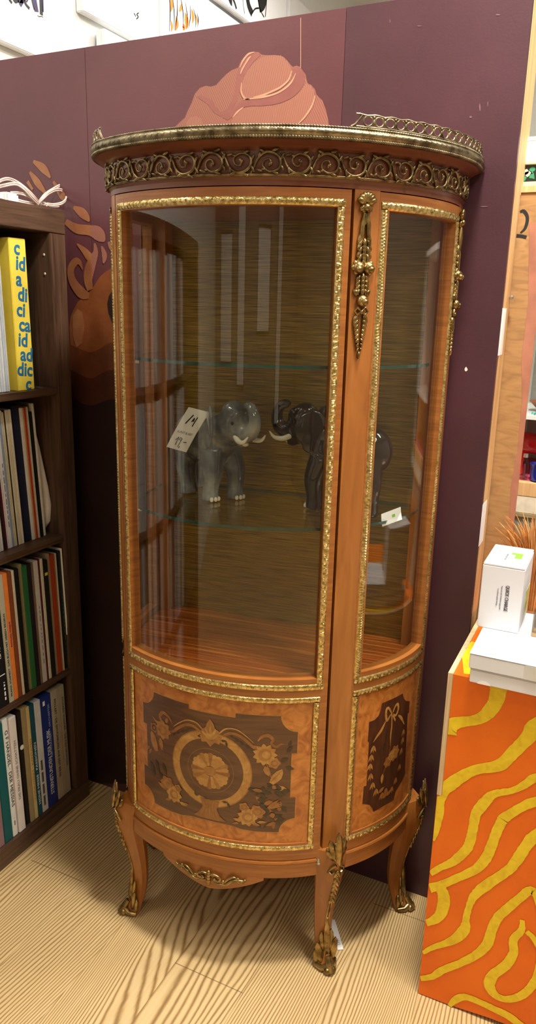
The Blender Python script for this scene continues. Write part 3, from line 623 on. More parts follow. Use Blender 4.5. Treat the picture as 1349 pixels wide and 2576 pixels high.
def front_marquetry(parent):
    bm = bmesh.new(); sweep(bm, rect(-.012, -.003, .296, .606), -34, 34, 46, 0); e = -.0027
    def arc(cx, cz, rt, rz, a0, a1, n=7): return [(cx + rt*math.cos(a), cz + rz*math.sin(a)) for a in frange(a0, a1, n)]
    def outline(g):
        """g grows the outline by g metres"""
        gt = g*KT; out = []
        out += [(-8-gt*.3, .566+g), (8+gt*.3, .566+g), (8+gt*.3, .575+g), (22+gt, .575+g)]
        out += arc(27.9+gt, .575+g, 5.6, .033, PI, 1.5*PI)
        out += [(27.9+gt, .498-g*.3), (26.1+gt, .498-g*.3), (26.1+gt, .404+g*.3), (27.9+gt, .404+g*.3)]
        out += arc(27.9+gt, .329-g, 5.2, .03, .5*PI, PI)
        out += [(15, .329-g), (10.5, .331-g), (7.5, .3355-g), (3, .337-g), (-3, .337-g), (-7.5, .3355-g), (-10.5, .331-g), (-15, .329-g)]
        out += arc(-27.9-gt, .329-g, 5.2, .03, 0, .5*PI)
        out += [(-27.9-gt, .404+g*.3), (-26.1-gt, .404+g*.3), (-26.1-gt, .498-g*.3), (-27.9-gt, .498-g*.3)]
        out += arc(-27.9-gt, .575+g, 5.6, .033, 1.5*PI, 2*PI)
        out += [(-22-gt, .575+g), (-8-gt*.3, .575+g)]
        return out
    inlay(bm, outline(.0012), e, 2); inlay(bm, outline(0), e + .0002, 1)
    c = (-.3, .449)
    ring = circle(c, .0812*KT, .0812, 48); inner = circle(c, .0645*KT, .0645, 44)
    inlay(bm, ring, e + .0004, 3); inlay(bm, circle(c, .079*KT, .079, 48), e + .0006, 2); inlay(bm, inner, e + .0008, 1)
    # thin circle and fan rosette
    for i in range(36):
        pass
    strk(bm, [(c[0] + .046*KT*math.cos(a), c[1] - .002 + .046*math.sin(a)) for a in frange(0, 2*PI, 40)], [.0007]*40, e + .0010, 3, 1)
    for i in range(24):
        a0, a1 = 2*PI*i/24 + .1, 2*PI*(i+1)/24 + .1; rr = .036 + .002*(i % 2)
        inlay(bm, [(c[0] + r*KT*math.cos(a), c[1] - .003 + r*math.sin(a)) for r, a in ((.011, a0), (rr, a0), (rr*1.04, (a0+a1)/2), (rr, a1), (.011, a1))], e + .0010, (2, 3, 5)[i % 3] if i % 2 else 2)
    inlay(bm, circle((c[0], c[1]-.003), .0125*KT, .010, 18), e + .0012, 3)
    # leaf crest and base cartouche
    inlay(bm, [(-3.2, .505), (-3.9, .518), (-2.6, .522), (-3.2, .532), (-1.9, .536), (-1.4, .546), (-.3, .556), (.9, .546), (1.4, .537), (2.8, .533), (2.2, .523), (3.6, .519), (2.8, .506), (1.2, .508), (-.2, .498), (-1.6, .507)], e + .0012, 3)
    for a in (-.8, -.4, 0, .4, .8): leafi(bm, (-.2, .512), PI/2 - a, .032 - abs(a)*.01, .006, e + .0014, 2)
    inlay(bm, [(-3.6, .384), (3.0, .384), (2.2, .366), (3.2, .352), (5.2, .343), (3.4, .341), (-4.2, .341), (-6, .343), (-4.2, .352), (-2.8, .366)], e + .0012, 5)
    for q in (-2.6, -1.3, 0, 1.3, 2.4): strk(bm, [(q-.3, .381), (q*.75-.3, .366), (q*1.3-.3, .345)], [.0016]*3, e + .0014, 3)
    # acanthus scrolls beside the crest
    for s in (-1, 1):
        strk(bm, [(s*2.6, .528), (s*5, .541), (s*8.4, .542), (s*11.5, .531), (s*13.8, .519)], [.003, .003, .0026, .002, .0012], e + .0008, 2)
        strk(bm, [(s*3.0, .521), (s*6, .532), (s*9, .531), (s*12, .519), (s*14, .508), (s*15.5, .506)], [.004, .006, .006, .006, .005, .002], e + .0006, 5)
        for k in range(5): leafi(bm, (s*(6 + 1.7*k), .531 - .006*k), -PI/2 + s*.9, .012, .005, e + .0006, 4)
    # right spray
    strk(bm, [(15.2, .522), (16.5, .532), (18.5, .535), (20, .527), (19.6, .519), (21, .512), (22.6, .518), (23.6, .517)], [.002, .006, .007, .006, .005, .006, .004, .001], e + .0006, 5)
    strk(bm, [(16, .500), (18, .478), (19.4, .455), (20.5, .43)], [.0014]*4, e + .0006, 3)
    flower(bm, (17.6, .495), .0205, e + .0008, 2, 3, 11); flower(bm, (20.6, .478), .011, e + .0008, 3, 5, 5)
    inlay(bm, [(19.2, .437), (20.0, .452), (21.4, .461), (23.2, .466), (23.6, .458), (23.1, .446), (21.8, .438), (20.4, .433)], e + .0008, 2); strk(bm, [(19.6, .439), (21.2, .449), (23.2, .463)], [.0025, .003, .001], e + .001, 3)
    for t, z, a, l, w, mi in ((17.6, .472, -1.2, .024, .012, 3), (22.2, .432, -1.0, .02, .007, 2), (22.6, .43, -.6, .02, .006, 2), (22.4, .43, -1.5, .018, .005, 2), (15.8, .506, 2.6, .014, .008, 5), (24.5, .50, .9, .018, .008, 4), (22.6, .482, .4, .016, .009, 4), (24.2, .47, -.3, .018, .008, 4), (25.2, .512, 1.3, .014, .006, 4)): leafi(bm, (t, z), a, l, w, e + .0008, mi)
    rn = random.Random(3)
    for k in range(46): leafi(bm, (15 + rn.random()*8.6, .352 + rn.random()*.08 - .003), rn.random()*2*PI, .012 + rn.random()*.012, .006 + rn.random()*.005, e + .0005 + .00002*k, 4 if k % 4 else 5)
    for a in (.35, .5, .7, .2): leafi(bm, (18.6, .382), a, .03, .006, e + .0016, 5 if a > .4 else 3)
    flower(bm, (12.4, .359), .0175, e + .0012, 2, 3, 9); flower(bm, (15.6, .373), .014, e + .0012, 3, 5, 6); flower(bm, (11.2, .381), .009, e + .0012, 3, 5, 5)
    for t, z, a, l, w, mi in ((10.6, .349, 2.9, .018, .007, 2), (13.6, .348, -.3, .018, .007, 3), (15.5, .35, .1, .018, .006, 2), (9.6, .345, 3.4, .014, .005, 5)): leafi(bm, (t, z), a, l, w, e + .0012, mi)
    # left spray
    strk(bm, [(-14.2, .523), (-15.8, .535), (-18.2, .540), (-19.6, .53), (-19, .519), (-21, .514), (-23.4, .523)], [.002, .006, .007, .007, .006, .006, .001], e + .0006, 5)
    flower(bm, (-18.4, .502), .0185, e + .0008, 3, 5, 8); flower(bm, (-22.4, .499), .010, e + .0008, 5, 4, 5)
    inlay(bm, [(-24.2, .484), (-23.4, .49), (-21.8, .482), (-20.8, .466), (-20.6, .452), (-21.8, .448), (-23.2, .456), (-24, .468)], e + .0008, 3)
    for t, z, a, l, w, mi in ((-19.6, .484, -1.4, .028, .011, 3), (-23.6, .45, -2.1, .018, .006, 5), (-24.6, .453, -2.4, .016, .006, 5), (-17, .52, 1.2, .014, .008, 5), (-22, .43, -1.2, .03, .01, 4), (-24.5, .42, -1.1, .03, .012, 4), (-20.4, .408, -1.0, .034, .01, 4), (-18.6, .43, -1.2, .026, .008, 4)): leafi(bm, (t, z), a, l, w, e + .0008, mi)
    flower(bm, (-13.8, .371), .0165, e + .0012, 2, 3, 8); flower(bm, (-16.6, .388), .016, e + .001, 5, 3, 6); flower(bm, (-12.2, .388), .008, e + .0012, 3, 5, 5)
    for t, z, a, l, w, mi in ((-17.6, .376, 2.8, .02, .008, 3), (-11.6, .359, -.2, .018, .007, 2), (-10.6, .357, .2, .016, .006, 3), (-15, .358, 3.6, .016, .006, 5)): leafi(bm, (t, z), a, l, w, e + .0012, mi)
    for k in range(10): leafi(bm, (-6 + 12*rn.random(), .385 if k % 2 else .515), rn.random()*6, .012, .005, e + .0009, 4)
    obj('marquetry_panel', bm, MQ(), parent)
def side_marquetry(parent, sg):
    bm = bmesh.new(); a, b = (48, 83.5) if sg > 0 else (-83.5, -48)
    sweep(bm, rect(-.012, -.003, .296, .606), a, b, 24, 0); e = -.0027
    Z = lambda x, y: (lambda q: (sg*q[0], q[1]))(on_cab(820 + .2251*x, 1620 + .2251*y, -.003))
    def pl(pts, de, mi):
        q = [Z(*p) for p in pts]; fill_poly(bm, q, lambda t, z: C3(t, z, e + de), mi, 2.0)
    body = [(605, 660), (690, 620), (820, 545), (828, 600), (850, 628), (888, 632), (880, 760), (868, 765), (835, 1400), (842, 1430), (800, 1530), (740, 1640), (718, 1735), (620, 1800), (510, 1872), (500, 1830), (470, 1795), (430, 1788), (396, 1785), (412, 1590), (440, 1580), (468, 1100), (456, 1085), (472, 870), (530, 845), (570, 800), (595, 720)]
    pl(body, 0, 6)
    def sk(pts, w, mi, de=.0004):
        q = [Z(*p) for p in pts]; strk(bm, q, w, e + de, mi)
    # bow
    sk([(705, 775), (680, 720), (655, 715), (645, 780), (655, 850), (690, 790), (710, 775)], [.003, .005, .006, .006, .006, .004, .003], 2); sk([(715, 760), (740, 690), (765, 665), (770, 720), (745, 790), (720, 775)], [.003, .005, .006, .006, .005, .003], 2)
    sk([(705, 780), (703, 900), (692, 1010), (686, 1130)], [.003, .004, .004, .0015], 2); sk([(640, 860), (595, 960), (550, 1030), (510, 1095)], [.003, .007, .005, .001], 2); sk([(770, 790), (800, 820), (830, 890)], [.003, .007, .002], 2); sk([(715, 790), (740, 850), (730, 800)], [.003, .004, .001], 2)
    # husk garland
    for (x, y) in ((515, 1130), (492, 1230), (480, 1330), (485, 1440), (505, 1540), (540, 1610), (600, 1650), (640, 1600), (700, 1580), (740, 1480), (780, 1330), (800, 1150), (815, 1030), (822, 940)):
        t, z = Z(x, y); mi = 2 if x < 560 else 3
        for a_ in (-1.15, -1.57, -2.0): leafi(bm, (t, z), a_, .018, .0045, e + .0004, mi if a_ != -1.57 else 3)
    flower(bm, Z(728, 1210), .016, e + .0006, 3, 2, 7); flower(bm, Z(660, 1310), .012, e + .0005, 5, 3, 6); flower(bm, Z(690, 1250), .009, e + .0008, 2, 3, 6)
    sk([(690, 1130), (660, 1280), (625, 1400), (605, 1470)], [.001, .0012, .0012, .001], 3)
    t, z = Z(604, 1440); leafi(bm, (t, z), -1.57, .024, .009, e + .0006, 2)
    for x, y in ((640, 1080), (600, 1150), (660, 960), (700, 1340)): leafi(bm, Z(x, y), -1.7, .022, .008, e + .0004, 4)
    for x, y in ((560, 1660), (600, 1720), (640, 1690)): leafi(bm, Z(x, y), .4, .02, .009, e + .0005, 3)
    obj('marquetry_panel', bm, MQ(), parent)

def build_cabinet():
    root = empty('display_cabinet', (CX, CY, 0), CPHI); tag(root, 'half-round glass display cabinet in satinwood with brass mounts and flower marquetry', 'cabinet')
    # cornice, top board, rim
    bm = bmesh.new(); sweep(bm, [(-.04, 1.468), (.0005, 1.468), (.0008, 1.4755), (.003, 1.479), (.004, 1.481), (.004, 1.515), (.007, 1.519), (.013, 1.5225), (.021, 1.526), (.027, 1.5285), (.027, 1.5305), (-.04, 1.5305)], -93, 93, 94); obj('cornice', bm, M['fascia'], root, True, .5)
    bm = bmesh.new(); disc(bm, .0275, 1.531, 1.5435); obj('top_board', bm, M['satinwood_h'], root)
    bm = bmesh.new(); Lr = 1.12
    def h_rim(x, v):
        u = (x/.0042) % 1 - .5; w = (x/.011) % 1
        if v < .03 or v > .97: return -.004
        if v < .24: return .0008 + .0022*math.sqrt(max(0, 1 - (u/.5)**2 - ((v-.13)/.11)**2))
        if v > .8: return .0016 + .0022*math.sqrt(max(0, 1 - (u/.5)**2 - ((v-.885)/.09)**2))
        q = (v-.24)/.56; r = .0012 + .0035*math.sin(q*PI)**.7
        if abs(q-.55) < .2: r += .0010*(w) - .0005
        return r
    relief(bm, lambda i, j: (-93 + 186*i, 1.5275 + .0195*j, .0285), Lr, 1300, 18, h_rim)
    top = [bm.verts.new(C3(-93 + 186*i/60, 1.5466, .028)) for i in range(61)]; inn = [bm.verts.new(C3(-93 + 186*i/60, 1.5440, .020)) for i in range(61)]; t2 = [bm.verts.new(C3(-93 + 186*i/60, 1.5466, .022)) for i in range(61)]
    for A, B in ((top, t2), (t2, inn)):
        for i in range(60): bm.faces.new((A[i], A[i+1], B[i+1], B[i]))
    obj('rim_moulding', bm, M['bronze_rim'], root, 'keep')
    for sg in (1, -1):   # pierced gallery on both sides
        bm = bmesh.new(); t0, t1 = 35.5, 92.0
        f = lambda t, z, o=.0255: C3(sg*t, z, o)
        ts = frange(t0, t1, 60)
        tube(bm, [f(t, 1.5485) for t in ts], .0017, 6); tube(bm, [f(t, 1.5645 + (.0009*math.sin(t*5.2)))for t in ts], .0016, 6)
        step = (t1-t0-2)/18.0
        for k in range(18):
            tc_ = t0 + 1.6 + step*(k+.5)
            tube(bm, [f(tc_ + step*.40*math.cos(a), 1.5566 + .0064*math.sin(a)) for a in frange(0, 2*PI, 15)[:-1]], .0014, 6, closed=True)
            p0 = f(tc_ + step*.5, 1.5555); N = nrm(sg*(tc_ + step*.5)); ball(bm, p0, (.0017, .0017, .0055), None, 6); ball(bm, f(tc_ + step*.5, 1.5625), (.0026, .0026, .002), None, 6)
        for q in (0, 1):
            te = t0 if q == 0 else t1; tube(bm, [f(te - 1.2, 1.5475), f(te - .2, 1.551), f(te + .8, 1.558), f(te + 1.6, 1.5645)] if q == 0 else [f(te, 1.548), f(te, 1.5645)], .0019, 6)
        obj('gallery', bm, M['bronze_rim'], root, True, 1.2)
    # scroll frieze
    bm = bmesh.new(); kt = KT*1.0; cell = 7.4; ncell = 25; o = .006
    zc = 1.4985; A = .0135
    g = lambda t, z, h=0.0: C3(t, z, o + h)
    t_start = -cell*ncell/2
    for k in range(ncell):
        tc_ = t_start + cell*(k+.5); up = 1 if k % 2 == 0 else -1
        q = lambda x, y, h=.001: g(tc_ + x, zc + up*y, h)
        # main stem: S to the next bay
        tube(bm, catmull([q(-cell*.62, -.0155), q(-cell*.50, -.006), q(-cell*.36, .0065), q(-cell*.08, .0145, .002), q(cell*.26, .0105, .002), q(cell*.40, 0, .002), q(cell*.30, -.0095, .002), q(cell*.02, -.0125, .002), q(-cell*.20, -.006, .002), q(-cell*.16, .003, .002), q(cell*.02, .0045, .003), q(cell*.08, -.001, .0035)], 3),
             [.0012] + [.0015 + .0011*math.sin(PI*min(1, i/22)) for i in range(32)] + [.0014], 6)
        ball(bm, q(cell*.08, -.0015, .003), (.0028, .0028, .0028), None, 8)
        N = nrm(tc_); T = Vector((-N.y, N.x, 0))
        def lf(x, y, ang, ln, wd, h=.002):
            d = T*math.sin(ang) + Vector((0, 0, math.cos(ang)*up)); sd = d.cross(N); m3 = Matrix((sd, d, N)).transposed(); c = q(x, y, h); ball(bm, c + d*ln*.5, (wd*.5, ln*.5, .002), m3, 8)
        lf(-cell*.1, .0135, -1.2, .012, .005); lf(cell*.05, .0145, 1.2, .014, .005); lf(cell*.38, .003, .5, .013, .0045); lf(cell*.38, -.002, 2.6, .011, .0045); lf(-cell*.35, .004, .2, .012, .0045); lf(cell*.05, .001, 3.4, .008, .004, .003); lf(-cell*.1, -.008, -1.9, .008, .004); lf(cell*.1, -.0125, 1.9, .012, .0045); lf(-cell*.2, -.0125, -1.3, .012, .004)
    ts = frange(-92, 92, 120); tube(bm, [g(t, 1.4822) for t in ts], .0017, 6); tube(bm, [g(t, 1.4806) for t in ts], .0010, 6)
    obj('frieze_mount', bm, M['bronze_dark'], root, True, 1.3)
    # carcass
    bm = bmesh.new(); disc(bm, -.024, .606, .6325); obj('floor_board', bm, M['mahogany'], root)
    bm = bmesh.new(); disc(bm, -.026, .262, .278); disc(bm, -.024, 1.452, 1.4675)
    box(bm, (-.254, .016, .262), (.342, .0295, 1.53)); obj('carcass', bm, M['inner_wood'], root)
    bm = bmesh.new(); box(bm, (-.228, .0115, .633), (.316, .0155, 1.4515)); obj('back_lining', bm, M['fabric'], root)
    for t0, t1, nm in ((-45.6, -37.9, 'front'), (37.9, 45.6, 'front'), (-93, -85.9, 'rear'), (85.9, 93, 'rear')):
        bm = bmesh.new(); o0 = -.030 if nm == 'front' else -.045
        sweep(bm, rect(o0, 0, .262, 1.468), t0, t1, 9); st = obj('stile', bm, M['satinwood'], root)
        if t0 > 0 or nm == 'rear': garland(math.copysign(41.2 if nm == 'front' else 88.6, t0), st)
    # door
    bm = bmesh.new(); d0, d1 = -37.3, 37.0
    for a, b_ in ((d0, -33.6), (33.5, d1)): sweep(bm, rect(-.022, 0, .2665, 1.4665), a, b_, 5)
    sweep(bm, rect(-.022, 0, 1.4405, 1.4665), -33.6, 33.5, 44); sweep(bm, [(-.022, .601), (0, .601), (0, .648), (-.009, .648), (-.022, .651)], -33.6, 33.5, 44); sweep(bm, rect(-.022, 0, .2665, .304), -33.6, 33.5, 44)
    door = obj('door', bm, M['satinwood_h'], root)
    bm = bmesh.new(); sweep(bm, rect(-.0125, -.0095, .6485, 1.442), -34, 34, 60); obj('glass_pane', bm, M['glass'], door, True, .6)
    moulding('glazing_moulding', -35.6, 35.4, .6255, 1.4535, .0125, door); moulding('panel_moulding', -34.9, 34.6, .2875, .6125, .0115, door)
    front_marquetry(door)
    bm = bmesh.new(); b0 = C3(36.6, .256, .003); tube(bm, [b0, b0 + Vector((0, 0, .012))], .004, 10); ball(bm, b0, (.005, .005, .004)); obj('hinge_pin', bm, flat('#a8a8a4', .3, .9), door, True)
    for sg in (1, -1):
        bm = bmesh.new(); S_ = lambda a, b_: (a, b_) if sg > 0 else (-b_, -a)
        for a, b_ in ((45.7, 48.9), (83.4, 85.8)): sweep(bm, rect(-.022, -.0005, .2665, 1.4665), *S_(a, b_), 4)
        for z0, z1 in ((1.4405, 1.4665), (.601, .648), (.2665, .304)): sweep(bm, rect(-.022, -.0005, z0, z1), *S_(48.9, 83.4), 22)
        sp = obj('side_panel', bm, M['satinwood_h'], root)
        bm = bmesh.new(); sweep(bm, rect(-.0125, -.0095, .6485, 1.442), *S_(48.5, 83.9), 32); obj('glass_pane', bm, M['glass'], sp, True, .6)
        a, b_ = S_(46.3, 85.6); moulding('glazing_moulding', a, b_, .6255, 1.4535, .0125, sp, 0, h_leaf, h_guil); moulding('panel_moulding', a, b_, .2875, .6125, .0115, sp)
        side_marquetry(sp, sg)
    # glass shelves
    for z in (.9165, 1.194):
        bm = bmesh.new(); disc(bm, -.031, z, z + .0055, -.006*0 + .0100)
        ef = [f for f in bm.faces if abs(f.normal.z) < .5]
        bm.normal_update()
        for f in bm.faces: f.material_index = 1 if abs(f.normal.z) < .5 else 0
        obj('glass_shelf', bm, [M['shelf_glass'], M['shelf_edge']], root)
        for t in (-42, 42, -88, 88): bm = bmesh.new(); p = C3(t, z - .0045, -.040); tube(bm, [p, p + nrm(t)*.012], .0035, 8); obj('shelf_pin', bm, flat('#b0aca0', .3, .9), root, True)
    # apron
    def ap(t):
        a = abs(t)
        if a < 18.2: zb = .187 + (.0355)*min(1, (a/18.2))**1.45
        elif a < 38: zb = .2285
        else: zb = .229
        return [(-.02, zb), (.002, zb), (.002, .2585), (.0045, .2615), (.0035, .265), (-.02, .265)]
    bm = bmesh.new(); sweep(bm, ap, -18.19, 18.19, 37); sweep(bm, ap, 18.2, 38, 12); sweep(bm, ap, -38, -18.2, 12); apr = obj('apron', bm, M['satinwood_h'], root)
    bm = bmesh.new(); sweep(bm, ap, 44.5, 85, 24); obj('side_rail', bm, M['satinwood_h'], root); bm = bmesh.new(); sweep(bm, ap, -85, -44.5, 24); obj('side_rail', bm, M['satinwood_h'], root)
    bm = bmesh.new(); zc = .2155; g2 = lambda x, z, h=.003: C3(x, z, h + .003)
    for sg in (-1, 1):
        tube(bm, catmull([g2(0, zc+.006), g2(sg*2.2, zc+.0095, .005), g2(sg*4.0, zc+.004, .005), g2(sg*3.2, zc-.004, .004), g2(sg*1.8, zc-.002, .004), g2(sg*2.4, zc+.003, .004)], 4), .0028, 7)
        tube(bm, catmull([g2(sg*1.0, zc-.007), g2(sg*3.8, zc-.0095, .005), g2(sg*6.2, zc-.006, .005), g2(sg*7.6, zc+.002, .005), g2(sg*9.6, zc+.006, .004), g2(sg*11.6, zc+.005, .003), g2(sg*12.4, zc+.009, .003)], 4), [.0022]*8 + [.0034]*8 + [.0028]*8 + [.0016], 7)
        tube(bm, catmull([g2(sg*5.6, zc-.004), g2(sg*6.6, zc+.006, .005), g2(sg*8.4, zc+.0115, .004), g2(sg*9.4, zc+.008, .003), g2(sg*8.6, zc+.005, .003)], 4), .0024, 7)
        tube(bm, catmull([g2(sg*9.2, zc+.006), g2(sg*10.4, zc+.0, .003), g2(sg*11.6, zc+.001, .003)], 3), .0018, 6)
        for x, z, r in ((4.9, -.004, .0035), (7.0, -.001, .003), (9.9, .008, .003)): ball(bm, g2(sg*x, zc + z, .003), (r, r, r*1.3), None, 8)
    for z, r in ((.012, .004), (.006, .0048), (0, .005), (-.007, .0045), (-.013, .003), (-.018, .0022)): ball(bm, g2(0, zc + z, .004), (r, r, r*1.2), None, 8)
    obj('apron_mount', bm, M['bronze'], apr, True, 1.3)
    for i, t in enumerate((-41.5, 41.5, 87.5, -87.5)): leg(t, root, i)
build_cabinet()

# ------------------------------------------------------------------ porcelain elephants on the lower shelf
def voxel(bm, size, smooth=4, fac=.5):
    me = bpy.data.meshes.new('v'); bmesh.ops.recalc_face_normals(bm, faces=bm.faces[:]); bm.to_mesh(me); bm.free(); o = bpy.data.objects.new('v', me); COL.objects.link(o)
    m = o.modifiers.new('r', 'REMESH'); m.mode = 'VOXEL'; m.voxel_size = size
    s = o.modifiers.new('s', 'SMOOTH'); s.iterations = smooth; s.factor = fac
    bpy.context.view_layer.update(); r = bpy.data.meshes.new_from_object(o.evaluated_get(bpy.context.evaluated_depsgraph_get())); bpy.data.objects.remove(o)
    for p in r.polygons: p.use_smooth = True
    return r
def porcelain(name, h0, h1, h2):
    m, n, b = newmat(name); tc = n.nodes.new('ShaderNodeTexCoord'); sp = n.nodes.new('ShaderNodeSeparateXYZ'); n.links.new(tc.outputs['Object'], sp.inputs[0]); nz = n.nodes.new('ShaderNodeTexNoise'); nz.inputs['Scale'].default_value = 18; nz.inputs['Detail'].default_value = 4; n.links.new(tc.outputs['Object'], nz.inputs[0])
    cr = n.nodes.new('ShaderNodeValToRGB'); e = cr.color_ramp.elements; e[0].position = .38; e[0].color = rgb(h0); e[1].position = .66; e[1].color = rgb(h2); e.new(.52).color = rgb(h1)
    n.links.new(nz.outputs[0], cr.inputs[0]); n.links.new(cr.outputs[0], b.inputs['Base Color']); b.inputs['Roughness'].default_value = .08; b.inputs['Coat Weight'].default_value = .6; b.inputs['Coat Roughness'].default_value = .03
    return m
M['porc_grey'] = porcelain('grey_porcelain', '#454b50', '#6a7072', '#979a95'); M['porc_dark'] = porcelain('dark_porcelain', '#140c0e', '#1f1416', '#2b1c1e'); M['ivory'] = flat('#e9e4d2', .15, noise=.04, coat=.4)
def elephant(label, loc, rz, sc, mk, stride=1.0):
    """faces +x; feet on z = 0; about 0.2 m long"""
    root = empty('elephant_figurine', loc, rz); tag(root, label, 'figurine'); root.scale = (1, 1, 1)
    bm = bmesh.new()
    V = lambda *a: tuple(q*sc for q in a)
    B = lambda c, r: ball(bm, Vector(V(*c)), V(*r), None, 20)
    TB = lambda pts, rad, k=4, s=14: tube(bm, [Vector((p.x, p.y, p.z))*sc for p in catmull(pts, k)], [q.x*sc for q in catmull([(r, 0, 0) for r in rad], k)], s)
    B((-.050, 0, .118), (.048, .044, .050)); B((-.015, 0, .122), (.060, .045, .048)); B((.022, 0, .122), (.046, .043, .050)); B((-.02, 0, .100), (.055, .042, .035))
    TB([(.02, 0, .13), (.05, 0, .142), (.078, 0, .155)], [.038, .036, .034])          # neck
    B((.082, 0, .158), (.034, .031, .038)); B((.078, 0, .182), (.024, .026, .020)); B((.096, .011, .176), (.015, .012, .016)); B((.096, -.011, .176), (.015, .012, .016)); B((.098, 0, .140), (.022, .020, .022))
    # raised trunk
    TB([(.098, 0, .146), (.118, 0, .143), (.134, 0, .152), (.140, 0, .170), (.134, 0, .188), (.122, 0, .196), (.113, 0, .192)], [.022, .0175, .0145, .012, .0105, .0092, .008])
    TB([(.09, 0, .134), (.104, 0, .124), (.116, 0, .121)], [.015, .011, .006])         # lower lip
    # legs
    for x, y, dx, top in ((.032, .026, .018*stride, .10), (.036, -.026, .0, .10), (-.058, .026, -.016*stride, .10), (-.052, -.026, .012*stride, .10)):
        kn = .008 if x > 0 else -.004
        TB([(x, y*.8, top), (x + dx*.5 + kn, y, .06), (x + dx*.9 + kn*.3, y, .028), (x + dx, y, .012), (x + dx + .002, y, .0005)], [.027, .021, .0165, .0175, .0195])
    # ears
    for s in (-1, 1):
        m3 = Matrix.Rotation(s*.5, 3, 'Z') @ Matrix.Rotation(-.15, 3, 'Y')
        ball(bm, Vector(V(.052, s*.040, .158)), V(.033, .0062, .036), m3, 18); ball(bm, Vector(V(.050, s*.041, .132)), V(.019, .0060, .024), m3, 16)
    if stride > .7: TB([(-.094, 0, .135), (-.106, .002, .115), (-.108, .004, .085), (-.104, .006, .062)], [.007, .0045, .0035, .003])
    me = voxel(bm, .0032*sc, 5); me.transform(Matrix.Identity(4)); me.materials.append(M[mk]); body = bpy.data.objects.new('body', me); COL.objects.link(body); body.parent = root
    for s in (-1, 1):
        bm = bmesh.new(); tube(bm, [Vector((p.x, p.y, p.z))*sc for p in catmull([(.100, s*.014, .138), (.116, s*.019, .130), (.134, s*.022, .131), (.146, s*.021, .142)], 4)], [.0062*sc, .006*sc, .0058*sc, .0056*sc, .0053*sc, .005*sc, .0047*sc, .0043*sc, .0038*sc, .0032*sc, .0025*sc, .0018*sc, .0010*sc], 12)
        obj('tusk', bm, M['ivory'], root, True, 1.2)
        bm = bmesh.new(); ball(bm, Vector(V(.103, s*.0245, .163)), V(.0034, .0028, .0034), None, 10); obj('eye', bm, M['ink'], root, True)
    bm = bmesh.new(); ball(bm, Vector(V(.109, 0, .1225)), V(.011, .008, .0055), None, 12); obj('lower_lip', bm, M['ivory'], root, True)
    for x, y in ((.032 + .018*stride, .026), (.036, -.026)):
        for k in (-1, 0, 1): bm = bmesh.new(); ball(bm, Vector(V(x + .0185 - .002*abs(k), y + k*.0085, .0058)), V(.0036, .0042, .005), None, 8); obj('toenail', bm, M['ivory'], root, True)
    return root
ZS = .9222
elephant('grey glazed porcelain elephant with white tusks, striding on the lower glass shelf', (-.152, -.175, ZS), -.42, .985, 'porc_grey', 1.0)
elephant('dark brown glazed elephant mostly hidden behind the cabinet stile, on the lower glass shelf', (.112, -.135, ZS), PI + .02, .98, 'porc_dark', .6)

def card_sheet(name, label, cat, c, right, up, w, h, bend=.004, m='paper', th=.0004, skew=False):
    """slightly bent paper card in the place it stands"""
    r = Vector(right).normalized(); u = Vector(up).normalized(); nn = r.cross(u).normalized(); u = (u if skew else nn.cross(r))
    root = empty(name, c); tag(root, label, cat); bm = bmesh.new(); n = 8; F, K = [], []
    for i in range(n+1):
        q = i/n - .5; y = q*h; d = bend*(1 - (2*q)**2)
        F.append([bm.verts.new(r*(sx*w/2) + u*y + nn*(d + th/2)) for sx in (-1, 1)]); K.append([bm.verts.new(r*(sx*w/2) + u*y + nn*(d - th/2)) for sx in (-1, 1)])
    for i in range(n):
        bm.faces.new((F[i][0], F[i][1], F[i+1][1], F[i+1][0])); bm.faces.new((K[i][0], K[i+1][0], K[i+1][1], K[i][1]))
        for s in (0, 1): bm.faces.new((F[i][s], F[i+1][s], K[i+1][s], K[i][s]))
    bm.faces.new((F[0][0], F[0][1], K[0][1], K[0][0])); bm.faces.new((F[n][0], F[n][1], K[n][1], K[n][0]))
    obj('sheet', bm, M[m], root, False); return root, r, u, nn
# price card leaning on the grey elephant's flank
pc = [onY(*q, -.232) for q in ((478, 1026), (524, 1035), (472, 1140), (416, 1122))]
cc = sum(pc, Vector())/4; rr = (pc[1]-pc[0] + pc[2]-pc[3]); uu = (pc[0]-pc[3] + pc[1]-pc[2]); w_ = rr.length/2; h_ = uu.length/2
pcard, r, u, nn = card_sheet('price_card', 'white price card reading 19 taped against the grey elephant flank', 'price card', cc, rr, uu, w_, h_, .003, skew=True)
if nn.y > 0: nn = -nn
B0 = nn*.0042
def pl(x, y): return r*(x*w_/2) + u*(y*h_/2) + nn*(.0006 + .003*(1 - y*y))
sgn = 1 if (r.cross(u)).y < 0 else -1
lettering('shop_lettering', 'KUNST & ART', .0075, pl(0, -.15), r, u, M['grey_ink'], pcard, 'CENTER', w_*.72)
bm = bmesh.new()
for pts in ([(-.42, .28), (-.3, .48), (-.16, .72)], [(.02, .42), (.1, .60)], [(.1, .60), (.16, .44)], [(.30, .22), (.30, .45), (.32, .66)]): tube(bm, [pl(*p) for p in pts], .0011, 5)
obj('logo_mark', bm, M['ink'], pcard)
bm = bmesh.new()
for pts in ([(-.5, -.55), (-.32, -.38), (-.3, -.78)], [(.02, -.42), (-.16, -.40), (-.2, -.52), (-.02, -.52), (.04, -.42), (0, -.86)], [(.16, -.80), (.13, -.9)], [(.28, -.58), (.58, -.55)]): tube(bm, [pl(*p) for p in pts], .0007, 5)
obj('handwritten_price', bm, M['ink'], pcard)
